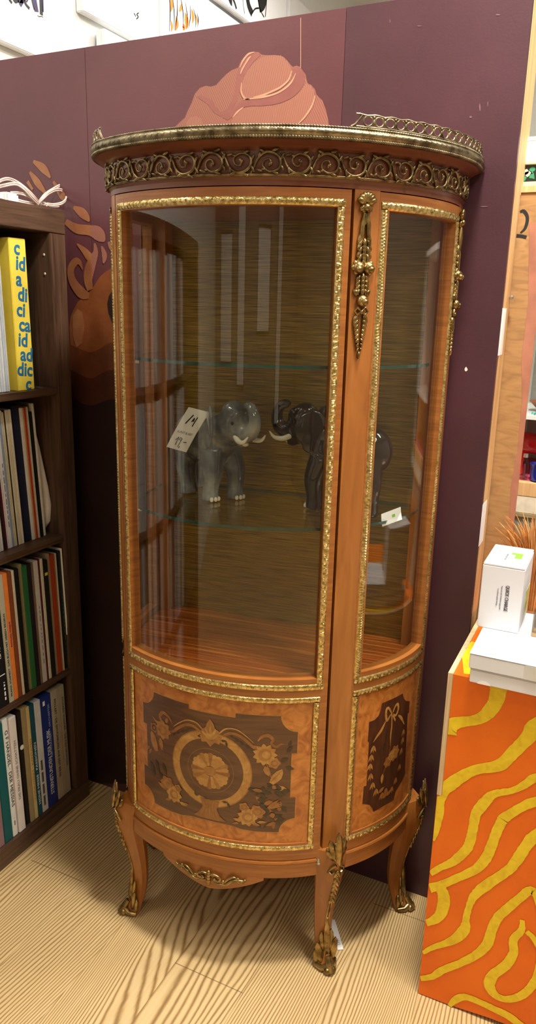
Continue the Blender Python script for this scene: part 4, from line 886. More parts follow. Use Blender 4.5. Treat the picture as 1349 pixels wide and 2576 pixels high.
# white tag under the dark elephant
tg = [onY(*q, -.150) for q in ((968, 1303), (1008, 1288), (1018, 1317), (975, 1330))]
cc = sum(tg, Vector())/4; tagc, r, u, nn = card_sheet('paper_tag', 'small white tag with green mark at the dark elephant hind foot', 'tag', cc + Vector((0, -.02, .012)), (tg[1]-tg[0]), (tg[0]-tg[3]) + Vector((0, .02, 0)), .040, .028, .001)
bm = bmesh.new(); box(bm, (-.003, -.003, 0), (.003, .003, .0003)); bmesh.ops.transform(bm, matrix=Matrix((( *[r.x, u.x, nn.x], 0), (r.y, u.y, nn.y, 0), (r.z, u.z, nn.z, 0), (0, 0, 0, 1))) @ Matrix.Translation((.005, 0, .0011)), verts=bm.verts[:]); obj('green_mark', bm, M['green_ink'], tagc)
# paper strip on the floor by the front leg
q = [onZ(*p, .0006) for p in ((835, 2315), (846, 2315), (861, 2388), (843, 2391))]
cc = sum(q, Vector())/4; strip, r, u, nn = card_sheet('paper_strip', 'narrow white paper strip lying on the floor beside the front cabinet leg', 'paper strip', (cc.x, cc.y, .0016), (q[1]-q[0] + q[2]-q[3]), (q[0]-q[3]), .0125, (q[0]-q[3]).length, .0008)
bm = bmesh.new()
for k in range(4): y = -.028 + k*.0045; tube(bm, [r*-.003 + u*y + nn*.0009, r*(.003 - .001*(k % 2)) + u*(y+.001) + nn*.0009], .0005, 4)
obj('handwriting', bm, M['grey_ink'], strip)

# ------------------------------------------------------------------ bookcase with records
XB = -.595; YE = -.0534
def build_bookcase():
    D = .39; Ln = 1.488; root = empty('bookcase', (XB - D/2, YE - Ln/2, 0)); tag(root, 'tall dark wood bookcase packed with records, left of the glass cabinet', 'bookcase')
    T = Matrix.Translation((-(XB - D/2), -(YE - Ln/2), 0))
    def pt(nm, lo, hi, m): bm = bmesh.new(); box(bm, lo, hi, 0, .0012); bmesh.ops.transform(bm, matrix=T, verts=bm.verts[:]); obj(nm, bm, M[m], root, True)
    pt('top_board', (XB-D, YE-Ln, 1.438), (XB, YE, 1.488), 'oak_dark'); pt('bottom_board', (XB-D, YE-Ln, 0), (XB, YE, .05), 'oak_dark')
    pt('side_panel', (XB-D, YE-.05, .0502), (XB-.001, YE-.0005, 1.4378), 'oak_dark_v'); pt('side_panel', (XB-D, YE-Ln+.0005, .0502), (XB-.001, YE-Ln+.05, 1.4378), 'oak_dark_v')
    cols = [.05 + k*.351 for k in range(4)]
    for c_ in cols[1:]: pt('divider', (XB-D, YE-c_, .0502), (XB-.003, YE-c_+.016, 1.4378), 'oak_dark_v')
    for z in (.385, .736, 1.087):
        for a, b in [(YE-c_-.3348, YE-c_-.0002) for c_ in cols]: pt('shelf', (XB-D, a, z), (XB-.002, b, z+.016), 'oak_dark')
    for z in (1.392, 1.352):
        bm = bmesh.new(); ball(bm, (XB-.02, YE-.0503, z), (.003, .0015, .003), None, 8); bmesh.ops.transform(bm, matrix=T, verts=bm.verts[:]); obj('shelf_hole', bm, flat('#c9c2b4', .5), root, True)
build_bookcase()
def scribble(bm, x, y, z0, z1, w, mi=0):
    z = z0
    while z < z1: l = .004 + rnd.random()*.012; box(bm, (x, y-w/2, z), (x+.0003, y+w/2, min(z+l, z1)), mi); z += l + .003 + rnd.random()*.005
def record(y, th, h, col, recess, z, lean, label, txt=None, kind='book', rough=.55, d=.30):
    """a spine facing +x; y is the wall-side lower edge; leans about its foot (top away from the wall)"""
    root = empty(kind, (XB - recess, y - th/2, z)); root.rotation_euler = (lean, 0, 0); tag(root, label, 'record' if kind.startswith('record') else ('box set' if kind == 'record_box_set' else kind.replace('_', ' ')), None)
    bm = bmesh.new(); box(bm, (-d, -th/2, 0), (0, th/2, h), 0, min(.0012, th*.3)); mats = [flat(col, rough, noise=.08, scale=25)]
    obj('cover', bm, mats, root, True)
    if txt:
        s, size, pos, up_, tc = txt[:5]; wid = txt[5] if len(txt) > 5 else None
        lettering('spine_lettering', s, size, (.0004, 0, pos), (0, 0, 1) if up_ else (0, 0, -1), (0, -1, 0) if up_ else (0, 1, 0), flat(tc, .5), root, 'CENTER', wid)
    return root
def row(items, yb, recess, z, lean, hmax):
    y = yb
    for it in items:
        px, h, col, label = it[:4]; txt = it[4] if len(it) > 4 else None; kind = it[5] if len(it) > 5 else 'record_sleeve'
        # px: lower far edge of the spine in the photograph -> its place on the shelf
        y2 = onX(px, 0, XB - recess)  # only for the horizontal direction
        th = it[6] if len(it) > 6 else None
        record(y, th, h, col, recess + (it[7] if len(it) > 7 else 0), z, lean, label, txt, kind); y -= th/math.cos(lean) + .0004
    return y
def yat(px, zz, recess):
    """y on the spine plane at photo column px and height zz"""
    x = XB - recess; lo, hi = -1.2, .0
    for _ in range(40):
        mid = (lo + hi)/2; p = Vector((x, mid, zz)) - CAM; u = 674.5 + FPX*p.dot(RIGHT)/p.dot(FWD)
        if u < px: lo = mid
        else: hi = mid
    return (lo + hi)/2
def row_px(items, recess, z, lean):
    """items: (px of the left foot edge, px of the right foot edge, height, colour, label, text, kind)"""
    for k, it in enumerate(items):
        a, b, h, col, label = it[:5]; rec = recess + (it[7] if len(it) > 7 else 0); y1 = yat(b, z, rec); y0 = yat(a, z, rec)
        record(y1 - .0002, max(.0012, y1 - y0 - .0004), h, col, rec, z + .0002, lean, label, it[5] if len(it) > 5 else None, it[6] if len(it) > 6 else 'record_sleeve')
BX, SL, BK = 'record_box_set', 'record_sleeve', 'book'
# second shelf from the bottom
q = lambda x: x/4.2156
row_px([
    (q(742), q(749), .318, '#e8e4da', 'thin white sleeve against the bookcase side, second shelf from bottom'),
    (q(693), q(741), .312, '#16191b', 'black sleeve with tiny green print, nearest the side panel, second shelf from bottom', None, SL, .004),
    (q(676), q(692), .312, '#cfb9a0', 'thin pale pink sleeve right of the red box set'),
    (q(664), q(675), .312, '#8e6a4c', 'thin tan sleeve touching the red box set'),
    (q(624), q(663), .312, '#a83a16', 'red orange box set near the right end of its row', None, BX),
    (q(602), q(623), .318, '#9a8466', 'frayed tan sleeve left of the red orange box set'),
    (q(556), q(601), .306, '#1b1714', 'black box set with a yellow label band, left of the red orange one', None, BX, -.002),
    (q(541), q(555), .312, '#cfc6ae', 'cream sleeve left of the black box with yellow band'),
    (q(527), q(540), .312, '#d8d0bc', 'thin pale sleeve beside the maroon one'),
    (q(508), q(526), .315, '#5a1f28', 'thin maroon sleeve in the middle of its row'),
    (q(462), q(507), .312, '#c4bcb4', 'pale grey box set with tiny print, middle of its row', None, BX),
    (q(440), q(461), .312, '#7a5f50', 'brown sleeve left of the pale grey box set'),
    (q(398), q(439), .312, '#201c1e', 'black box set right of the green one', None, BX),
    (q(350), q(397), .312, '#2c6a3c', 'green box set in the middle of its row', None, BX),
    (q(316), q(349), .318, '#8e8358', 'worn olive box set left of the green one', None, BX, .003),
    (q(272), q(315), .312, '#171515', 'plain black box set left of the worn olive one', None, BX),
    (q(246), q(271), .312, '#e2dcc6', 'cream white box set right of the brown one', None, BX),
    (q(203), q(245), .312, '#8a4c2c', 'reddish brown box set right of the orange one', None, BX),
    (q(160), q(202), .312, '#f08a3c', 'bright orange box set with purple script lettering', ('brillante Harmonie', .0085, .165, False, '#6a2a6a', .062), BX),
    (q(106), q(159), .312, '#b9b39a', 'beige box set with black capitals beside the orange one', ('FRANZ SCHMIDT  DAS BUCH MIT SIEBEN SIEGELN', .0075, .118, True, '#26241e', .205), BX),
    (q(-10), q(104), .312, '#141314', 'thick black box set with white capitals at the left edge', ('SYMPHONIE NR 8 · SOLTI', .0115, .205, False, '#e6e4e0', .17), BX),
    (-34, q(-12), .312, '#c9c0ae', 'pale box set left of the thick black one', None, BX)], .006, .401, .034)
# bottom shelf
row_px([
    (q(712), q(757), .312, '#a59b85', 'grey box set with dark capitals at the right end of the bottom shelf', ('RICHARD WAGNER · DIE MEISTERSINGER', .0085, .18, False, '#4a4438', .2), BX),
    (q(690), q(711), .312, '#a8977e', 'tan slipcase edge between the two grey opera box sets', None, BX),
    (q(626), q(689), .312, '#b0a48e', 'grey tan box set with black title of an abduction opera', ('MOZART / DIE ENTFÜHRUNG AUS DEM SERAIL', .0105, .175, False, '#3a352c', .225), BX),
    (q(522), q(622), .312, '#1d2f7c', 'thick navy blue box set with large white lettering', ('STERNSTUNDEN DER MUSIK', .0165, .125, True, '#e9ecf2', .185), BX),
    (q(460), q(520), .312, '#d8dade', 'white box set with grey label blocks, left of the navy one', None, BX),
    (q(414), q(458), .312, '#1c5666', 'dark teal box set with white lettering, left of the white one', ('HOHE MESSE · PASSIONEN', .009, .12, True, '#e8efef', .175), BX),
    (q(380), q(412), .312, '#dccb8e', 'yellow cream box set with orange lettering', ('CHORWERKE · KANTATEN', .009, .14, True, '#c98c3a', .17), BX),
    (q(336), q(379), .318, '#a8966e', 'tan box set between the black and yellow cream ones', None, BX),
    (q(282), q(334), .312, '#1c1614', 'black box set with round white sticker on its spine', None, BX, .004),
    (q(212), q(278), .312, '#e6e0da', 'white box set with grey capitals, right of the pink edge', ('DIE FRAU OHNE SCHATTEN', .0095, .17, True, '#8a857c', .16), BX, -.002),
    (q(196), q(211), .312, '#d8a8ac', 'thin pink box edge on the bottom shelf', None, BX, .002),
    (q(146), q(195), .318, '#e4e6e0', 'white box set titled for a Messiah oratorio', ('G F HÄNDEL · DER MESSIAS', .0125, .185, False, '#2a3a38', .205), BX),
    (q(58), q(144), .312, '#12585a', 'deep teal box set near the left edge of the bottom shelf', None, BX),
    (q(-60), q(56), .312, '#8e6e70', 'dusty mauve box set at the left edge of the bottom shelf', None, BX)], .010, .0505, .028)
# second shelf from the top
row_px([
    (q(470), q(492), .318, '#e0dace', 'folded white sleeve beside the loose plastic bag'),
    (q(444), q(468), .300, '#1a1c1c', 'black sleeve beside the loose plastic bag'),
    (q(432), q(443), .318, '#6a6636', 'tall olive sleeve left of the plastic bag', None, SL, .008),
    (q(422), q(431), .312, '#d6cfba', 'cream sleeve just left of the olive one'),
    (q(411), q(421), .312, '#cfc6b0', 'off-white sleeve second left of the olive one'),
    (q(392), q(410), .312, '#c4371e', 'thin scarlet sleeve between cream sleeves'),
    (q(380), q(391), .312, '#c89a5e', 'thin tan sleeve left of the scarlet one'),
    (q(352), q(379), .312, '#ded8cc', 'white box set right of the wide navy one', None, BX),
    (q(266), q(350), .318, '#151a34', 'wide navy box set on the second shelf from top', None, BX, .004),
    (q(240), q(264), .312, '#e4dcc8', 'cream sleeve touching the wide navy box set'),
    (q(222), q(239), .312, '#d9d0b4', 'yellowed sleeve second left of the wide navy box set'),
    (q(204), q(221), .312, '#e2dac6', 'pale sleeve third left of the wide navy box set'),
    (q(192), q(203), .312, '#3a342c', 'thin dark sleeve among pale ones on the second shelf from top'),
    (q(176), q(191), .308, '#d6cea6', 'frayed yellowish sleeve left of the thin dark one'),
    (q(160), q(175), .312, '#cfc8b4', 'worn sleeve right of the pale blue spine'),
    (q(140), q(158), .312, '#8fa6c4', 'pale blue sleeve on the second shelf from top'),
    (q(106), q(139), .312, '#e2e0e4', 'bright white box set with faint vertical print', None, BX),
    (q(90), q(105), .312, '#d8d8dc', 'white sleeve right of the maroon box set'),
    (q(70), q(89), .312, '#5c1826', 'maroon box set near the left edge', None, BX),
    (q(46), q(69), .312, '#241c1c', 'black sleeve left of the maroon box set'),
    (q(22), q(45), .312, '#dcd8d4', 'white sleeve left of the black one near the left edge'),
    (q(0), q(21), .312, '#c8c2bc', 'greyish sleeve at the left edge of its row'),
    (q(-70), q(-2), .312, '#b48c5e', 'tan box set beyond the left edge of its row', None, BX)], .035, .752, .055)
# top compartment
row_px([
    (q(96), q(112), .312, '#c6ccd2', 'clear sleeved record left of the yellow box set'),
    (q(70), q(94), .312, '#b4bcc4', 'grey blue sleeved record on the top shelf'),
    (q(44), q(68), .312, '#cdd2d6', 'pale sleeved record on the top shelf'),
    (q(16), q(42), .312, '#bfc6cc', 'light grey sleeved record second from the left edge of the top shelf'),
    (q(-20), q(14), .312, '#d6dade', 'white sleeved record at the left edge of the top shelf')], .02, 1.1035, .02)
# yellow box with blue letters
y1, y0 = yat(84, 1.104, .022), yat(44, 1.104, .022)
yb = record(y1, (y1-y0), .316, '#e8d252', .018, 1.1032, .012, 'yellow box set patterned with blue lower-case letters on the top shelf', None, BX, .3)
w_ = (y1-y0)
bm = bmesh.new()
for k, s in enumerate(['c', 'id', 'a', 'di', 'ci', 'ca', 'id', 'ad', 'dic', 'c']):
    zc_ = .296 - k*.0315
    me = text_mesh(s, .040, .0002, bold=.0010); 
    for a_, nm in ((0, 0),): 
        me.transform(Matrix(((0, 0, 1, .0004), (1, 0, 0, (.006 if k % 2 else -.002)), (0, 1, 0, zc_), (0, 0, 0, 1))) @ Matrix.Rotation(-.12, 4, 'Z'))
    tmp = bmesh.new(); tmp.from_mesh(me); L_ = w_/2
    for co, no in (((0, L_, 0), (0, 1, 0)), ((0, -L_, 0), (0, -1, 0)), ((0, 0, .3155), (0, 0, 1)), ((0, 0, .0008), (0, 0, -1))):
        bmesh.ops.bisect_plane(tmp, geom=tmp.verts[:] + tmp.edges[:] + tmp.faces[:], plane_co=co, plane_no=no, clear_outer=True)
    tmp.verts.index_update(); vm = [bm.verts.new(v.co) for v in tmp.verts]
    for f in tmp.faces:
        try: bm.faces.new([vm[v.index] for v in f.verts])
        except ValueError: pass
    tmp.free()
obj('spine_lettering', bm, flat('#2a6f9c', .4), yb)
# clear slip cover standing between the yellow box and the side
M['film'] = glass_thin('clear_film', (.86, .88, .88), 1.3, .15)
y1b = yat(96, 1.104, .022); root = empty('plastic_sleeve', (XB-.02, y1b-.002, 1.1033)); tag(root, 'empty clear plastic sleeve right of the yellow box set', 'plastic sleeve')
bm = bmesh.new(); box(bm, (-.3, -.0035, 0), (0, -.0027, .318)); box(bm, (-.3, .0027, 0), (0, .0035, .318)); box(bm, (-.3, -.0027, 0), (0, .0027, .0008)); obj('film', bm, M['film'], root)
# white plastic bag bulging at the end of the second shelf
root = empty('plastic_bag', (XB-.05, yat(q(545), .752, .035), .7525)); tag(root, 'crumpled white plastic bag at the right end of the second shelf from top', 'bag')
bm = bmesh.new(); n = 12; rings = []
for i, (z, yc, hw, xx) in enumerate([(.004, -.004, .010, -.03), (.004, -.004, .012, -.005), (.03, .000, .0165, .014), (.07, .0035, .0175, .016), (.11, .0, .013, .014), (.16, -.008, .009, .010), (.21, -.015, .0055, .006), (.25, -.020, .003, .002), (.262, -.022, .002, -.004)]):
    rings.append([bm.verts.new((xx - .10*(1 - math.cos(a))*.5 + rnd.uniform(-.0008, .0008), yc + hw*math.sin(a) + rnd.uniform(-.001, .001), z + .004*math.sin(3*a)*(.0 if z < .01 else 1))) for a in [2*PI*k/n for k in range(n)]])
for A, B in zip(rings, rings[1:]):
    for k in range(n): bm.faces.new((A[k], A[(k+1) % n], B[(k+1) % n], B[k]))
bm.faces.new(rings[0][::-1]); bm.faces.new(rings[-1]); o = obj('bag_film', bm, flat('#d6cfc8', .35), root, True, 2.5)
# records in the next compartments along the bookcase
rq = random.Random(11); cols_ = ['#d8d4cc', '#c6c0b4', '#b8bcc4', '#a8784c', '#3a3634', '#8c8a86', '#e0dcd2', '#6a5248', '#c9ccd0', '#98a0a8']
for ci in (1, 2):
    for z in (.0505, .4012, .7522, 1.1032):
        y = YE - .05 - .351*ci - .004
        while y > YE - .05 - .351*ci - .31:
            th = .012 + rq.random()*.022; record(y, th, .308 + rq.random()*.008, cols_[rq.randrange(10)], .012 + rq.random()*.02, z, .0, 'record box set in the bookcase compartments nearer the viewer, past the left picture edge', None, BX)['group'] = 'records past the left edge'; y -= th + .0015
# box details: sticker, label blocks, band, small print
def spine_child(owner, nm, lo, hi, m):
    bm = bmesh.new(); box(bm, lo, hi); o = obj(nm, bm, m, owner); return o
def by_label(s): return next(o for o in bpy.data.objects if o.get('label') == s)
o = by_label('black box set with round white sticker on its spine'); bm = bmesh.new(); tube(bm, [(.0001, 0, .215), (.0006, 0, .215)], .0062, 16); obj('round_sticker', bm, M['paper'], o)
o = by_label('white box set with grey label blocks, left of the navy one'); bm = bmesh.new()
for k in range(4): box(bm, (.0001, -.005, .018 + k*.034), (.0005, .001, .046 + k*.034))
obj('label_block', bm, flat('#5a5a54', .6), o)
o = by_label('black box set with a yellow label band, left of the red orange one'); spine_child(o, 'label_band', (.0001, -.0045, .268), (.0005, .0045, .275), flat('#d8c42a', .5))
o = by_label('thick navy blue box set with large white lettering'); spine_child(o, 'corner_sticker', (.0001, -.011, .288), (.0005, -.004, .300), M['paper'])
lettering('side_lettering', 'FESTKONZERT · ORCHESTER', .0075, (.0004, .0075, .21), (0, 0, 1), (0, -1, 0), flat('#9aa6cc', .5), o, 'CENTER', .15)
o = by_label('thick black box set with white capitals at the left edge'); spine_child(o, 'rule_line', (.0001, -.006, .078), (.0005, .011, .080), M['paper']); bm = bmesh.new(); scribble(bm, .0002, .006, .015, .06, .004); obj('small_lettering', bm, M['paper'], o)
for s in ('bright white box set with faint vertical print', 'pale grey box set with tiny print, middle of its row', 'black sleeve with tiny green print, nearest the side panel, second shelf from bottom'):
    o = by_label(s); bm = bmesh.new(); scribble(bm, .0002, 0, .05, .2, .0018); obj('small_lettering', bm, flat('#3c5a48' if 'green' in s else '#6a6870', .5), o)
o = by_label('white box set titled for a Messiah oratorio'); bm = bmesh.new(); scribble(bm, .0002, 0, .03, .05, .004); obj('small_lettering', bm, M['grey_ink'], o)

# white sheets added on the unseen opposite wall for pale streaks in the glass
for (x0_, x1_, z0_, z1_, lb) in ((-.75, -.30, .95, 1.75, 'wide white poster on the wall opposite the cabinet, nearest the records'), (-.05, .22, .8, 2.1, 'tall narrow white poster on the wall opposite the cabinet'), (.75, 1.25, 1.15, 1.8, 'white poster right of the tall narrow one on the opposite wall'), (1.6, 1.8, .5, 2.2, 'tallest slim white board on the opposite wall')):
    root = empty('poster', ((x0_+x1_)/2, Y0, z0_)); tag(root, lb, 'poster', 'posters on the opposite wall'); hw = (x1_-x0_)/2
    bm = bmesh.new(); box(bm, (-hw, 0, 0), (hw, .012, z1_-z0_)); obj('sheet', bm, M['paper'], root)
    bm = bmesh.new()
    for lo, hi in (((-hw-.02, 0, -.02), (-hw, .02, z1_-z0_+.02)), ((hw, 0, -.02), (hw+.02, .02, z1_-z0_+.02)), ((-hw, 0, -.02), (hw, .02, 0)), ((-hw, 0, z1_-z0_), (hw, .02, z1_-z0_+.02))): box(bm, lo, hi)
    obj('frame', bm, M['oak_dark'], root)

# extension cord bundle on the bookcase
def build_cord():
    x0 = XB - .05; root = empty('cable_bundle', onX(95, 512, x0)); root.location.z = 1.488; tag(root, 'coiled pale pink cable tied in a bow on top of the bookcase', 'cable'); off = -root.location
    Q = lambda a, b, dx=0.0: (lambda p: Vector((p.x, p.y, max(p.z, 1.4905))) + off)(onX(a*.1631, 420 + b*.1631, x0 + dx))
    def loop(pts, dx, r=.0019):
        bm = bmesh.new()
        for d in (-.0019, .0019): tube(bm, catmull([Q(a, b, dx + .012*math.sin(i*1.1)) + Vector((0, d*.3, d)) for i, (a, b) in enumerate(pts)], 6), r, 7)
        obj('cable_loop', bm, flat('#d2bfb6', .4), root, True, 1.2)
    loop([(580, 570), (630, 500), (700, 420), (850, 325), (1000, 250), (1090, 230), (1150, 275), (1158, 370), (1120, 460), (1050, 545), (960, 590), (840, 605), (720, 590), (650, 565)], .0)
    loop([(600, 560), (680, 470), (760, 400), (860, 355), (950, 360), (1010, 420), (1015, 500), (950, 560), (830, 585), (720, 575), (650, 562)], .012)
    loop([(620, 560), (690, 450), (800, 355), (930, 300), (1040, 250)], -.01)
    loop([(600, 560), (540, 480), (450, 385), (320, 275), (200, 205), (100, 185), (0, 215), (-120, 290)], .0)
    loop([(580, 560), (480, 460), (380, 340), (280, 270), (180, 262), (60, 285), (0, 300), (-120, 330)], .012)
    loop([(560, 560), (480, 480), (380, 425), (280, 405), (160, 405)], -.01); loop([(220, 500), (330, 535), (450, 560), (590, 572)], .005)
    bm = bmesh.new(); tube(bm, [Q(575, 570) + Vector((-.01, 0, 0)), Q(640, 570) + Vector((.012, 0, 0))], .004, 8); obj('cable_tie', bm, M['paper'], root, True)
    bm = bmesh.new(); a, b = Q(10, 480), Q(215, 505); box(bm, (a.x-.016, min(a.y, b.y), 0.0005), (a.x+.016, max(a.y, b.y), .022), 0, .004); box(bm, (a.x-.006, min(a.y, b.y)-.012, .006), (a.x+.006, min(a.y, b.y)+.002, .016), 0, .002); obj('plug', bm, flat('#e6e8e6', .35), root, True)
build_cord()

# ------------------------------------------------------------------ painted plinth with boxes
ZP = .690; YF = -.257; XP = .3685
def build_plinth():
    root = empty('painted_plinth', (.62, -.08, 0)); tag(root, 'orange plinth with wavy yellow brush stripes, right of the glass cabinet', 'plinth'); T = Matrix.Translation((-.62, .08, 0))
    def fin(nm, bm, m, sm=False): bmesh.ops.transform(bm, matrix=T, verts=bm.verts[:]); return obj(nm, bm, m, root, sm)
    XR = .86; YB = .078
    bm = bmesh.new()
    # front board with lifted lower edge right of the corner
    lo = [(XP+.0085, .004), (XP+.10, .006), (.50, .0135), (.62, .010), (XR, .004)]; out = [(XP+.0085, ZP)] + lo + [(XR, ZP)]
    # left part covers the ply edge below its broken end
    out = [(XP+.0085, ZP-.003), (XP+.0085, .452), (XP, .448), (XP, .002), (XP+.05, .003), (.45, .005), (.50, .010), (.56, .012), (.66, .008), (XR, .004), (XR, ZP-.003)]
    F = [bm.verts.new((x, YF, z)) for x, z in out]; K = [bm.verts.new((x, YF+.008, z)) for x, z in out]; bm.faces.new(F); bm.faces.new(K[::-1])
    for i in range(len(out)): bm.faces.new((F[i], F[(i+1) % len(out)], K[(i+1) % len(out)], K[i]))
    lay = [0]
    f = lambda a, z: Vector((a, YF - .0005 - .00006*lay[0], z))
    a_ = lambda x, y: (1029 + .2372*x, 1550 + .2372*y); b_ = lambda x, y: (1029 + .2372*x, 2050 + .2372*y)
    def st(pts, wid, ext=None):
        P = []; lay[0] += 1
        for p in pts: w = onY(*p, YF); P.append((max(w.x, XP+.001) if w.z < .449 else max(w.x, XP+.0088), w.z))
        sc = [w*.2372*.00069 for w in wid]
        if ext:
            for dx, dz, w in ext: P.append((P[-1][0]+dx, P[-1][1]+dz)); sc.append(w)
        L_, R_ = ribbon2(P, sc, 6); lim = lambda p: (max(p[0], XP + .0006 if p[1] < .449 else XP + .0088), p[1])
        L_ = [lim((x + rnd.uniform(-.0006, .0006), z + rnd.uniform(-.0006, .0006))) for x, z in L_]; R_ = [lim((x + rnd.uniform(-.0006, .0006), z)) for x, z in R_]
        A = [bm.verts.new(f(*p)) for p in L_]; B = [bm.verts.new(f(*p)) for p in R_]
        for i in range(len(A)-1):
            try: g = bm.faces.new((A[i], A[i+1], B[i+1], B[i])); g.material_index = 1
            except ValueError: pass
    st([a_(960, 700), a_(945, 800), a_(925, 900), a_(860, 1000), a_(780, 1070), a_(680, 1105), a_(560, 1120), a_(470, 1145), a_(400, 1190), a_(355, 1230)], [170, 165, 150, 140, 125, 110, 120, 150, 180, 190])
    st([a_(360, 1850), a_(420, 1800), a_(560, 1700), a_(720, 1625), a_(960, 1580), a_(1100, 1450), a_(1260, 1290), a_(1349, 1190)], [110, 140, 125, 110, 130, 130, 140, 200], [(.03, .03, .03), (.05, .06, .03), (.09, .05, .03), (.1, .02, .03)])
    st([a_(370, 1830), a_(330, 1950), a_(325, 2080), a_(300, 2230), a_(262, 2380)], [150, 110, 95, 75, 30])
    st([b_(228, 622), b_(330, 558), b_(440, 510), b_(530, 445), b_(620, 350), b_(660, 250), b_(680, 150), b_(700, 40), a_(720, 2080), a_(790, 1990), a_(890, 1890), a_(1000, 1865), a_(1100, 1845), a_(1220, 1790), a_(1349, 1710)], [65, 75, 90, 105, 105, 105, 100, 105, 110, 115, 90, 75, 70, 80, 95], [(.04, .02, .02), (.06, .05, .025), (.12, .03, .025)])
    st([b_(208, 775), b_(330, 745), b_(480, 680), b_(620, 620), b_(740, 550), b_(830, 440), b_(880, 320), b_(930, 180), b_(985, 70), a_(1010, 2140), a_(1150, 2050), a_(1349, 1965)], [115, 100, 90, 95, 105, 110, 110, 105, 105, 110, 95, 110], [(.05, .02, .02), (.07, .04, .022), (.1, .05, .022)])
    st([b_(330, 760), b_(368, 840), b_(368, 940), b_(330, 1060), b_(250, 1120), b_(178, 1145)], [130, 140, 135, 120, 95, 80])
    st([b_(148, 1462), b_(260, 1400), b_(400, 1355), b_(520, 1290), b_(600, 1190), b_(610, 1090), b_(640, 970), b_(690, 860), b_(800, 760), b_(960, 650), b_(1080, 560), b_(1170, 440), b_(1250, 320), b_(1349, 220)], [45, 65, 85, 115, 115, 75, 72, 90, 115, 105, 105, 115, 115, 130], [(.04, .04, .02), (.08, .03, .02)])
    st([b_(120, 1732), b_(250, 1710), b_(360, 1640), b_(520, 1580), b_(700, 1490), b_(830, 1370), b_(880, 1220), b_(950, 1080), b_(1080, 960), b_(1200, 860), b_(1290, 795), b_(1349, 840), b_(1390, 980), b_(1400, 1120)], [65, 75, 90, 88, 90, 110, 105, 100, 100, 95, 95, 90, 70, 60])
    st([b_(1205, 1110), b_(1195, 1220), b_(1110, 1320), b_(1110, 1460), b_(1030, 1590), b_(900, 1690), b_(855, 1790), b_(900, 1890), b_(1000, 1945), b_(1120, 1940), b_(1240, 1880), b_(1330, 1770), b_(1380, 1640), b_(1400, 1450), b_(1330, 1310), b_(1252, 1235)], [50, 75, 90, 95, 105, 110, 125, 110, 85, 90, 90, 85, 85, 80, 70, 60])
    st([b_(430, 2020), b_(500, 1955), b_(600, 1925), b_(760, 1985), b_(920, 2060), b_(1060, 2130), b_(1180, 2225)], [50, 85, 90, 85, 95, 100, 105], [(.03, -.02, .02)])
    fin('front_board', bm, [M['orange'], M['yellow']])
    bm = bmesh.new(); box(bm, (XP+.0086, YF+.0002, ZP-.0028), (XR, YB, ZP)); 
    stroke(bm, [(XP+.03, YF+.012), (XP+.022, YF+.06), (XP+.014, YF+.10), (XP+.02, YF+.15)], [.012, .02, .022, .02], lambda a, y: Vector((a, y, ZP+.0003)), 1); fin('top_board', bm, [M['orange'], M['yellow']])
    bm = bmesh.new(); box(bm, (XP-.0005, YF-.0005, .449), (XP+.0083, YB, ZP+.0015), 0, .0006); box(bm, (XP+.0003, YF+.0085, .0), (XP+.0083, YB, .4488)); fin('side_board', bm, M['ply'], True)
    bm = bmesh.new(); box(bm, (XR-.008, YF+.0085, 0), (XR, YB, ZP-.003)); fin('side_board', bm, M['orange'])
    bm = bmesh.new(); box(bm, (XP+.0085, YB-.008, 0), (XR-.0085, YB, ZP-.003)); fin('back_board', bm, M['ply'])
build_plinth()
def carton(name, label, lo, hi, parts=True):
    c = ((lo[0]+hi[0])/2, (lo[1]+hi[1])/2, lo[2]); root = empty(name, c); tag(root, label, 'box'); bm = bmesh.new()
    L_ = [lo[i]-c[i] for i in range(3)]; H_ = [hi[i]-c[i] for i in range(3)]
    box(bm, L_, (H_[0], H_[1], H_[2]-.0015), 0, .0012); obj('tray', bm, M['card'], root, True)
    bm = bmesh.new(); box(bm, (L_[0]-.0004, L_[1]-.0004, H_[2]-.0013), (H_[0]+.0004, H_[1], H_[2]), 0, .0005); obj('lid', bm, M['card'], root, True)
    return root, L_, H_
bl, L_, H_ = carton('flat_carton', 'lower flat white carton directly on the orange plinth', (.4065, -.272, ZP+.0003), (.545, -.02, .7155))
bm = bmesh.new(); fill_poly(bm, [(-.045 + .011*math.cos(a), .0005 + .007*math.sin(a)) for a in frange(0, PI, 10)], lambda a, z: Vector((a, L_[1]-.0006, z)), 0); obj('thumb_tab', bm, M['paper'], bl)
bu, L_, H_ = carton('flat_carton', 'upper flat white carton with taped lid, under the upright box', (.4035, -.274, .7162), (.545, -.045, .7435))
bm = bmesh.new(); box(bm, (.018, L_[1]-.0007, .001), (H_[0], L_[1]-.0002, H_[2]-.0018)); obj('clear_tape', bm, flat('#cfcfca', .25, noise=.05), bu)
bm = bmesh.new()
for x, w in ((-.045, .012), (-.02, .008), (-.004, .014), (.014, .008)): box(bm, (x, .032, H_[2]+.0001), (x+w, .036, H_[2]+.0004))
for k in range(3): box(bm, (-.012, .018 - k*.005, H_[2]+.0001), (.012, .020 - k*.005, H_[2]+.0004))
obj('printed_marks', bm, flat('#c2ccc8', .6), bu)
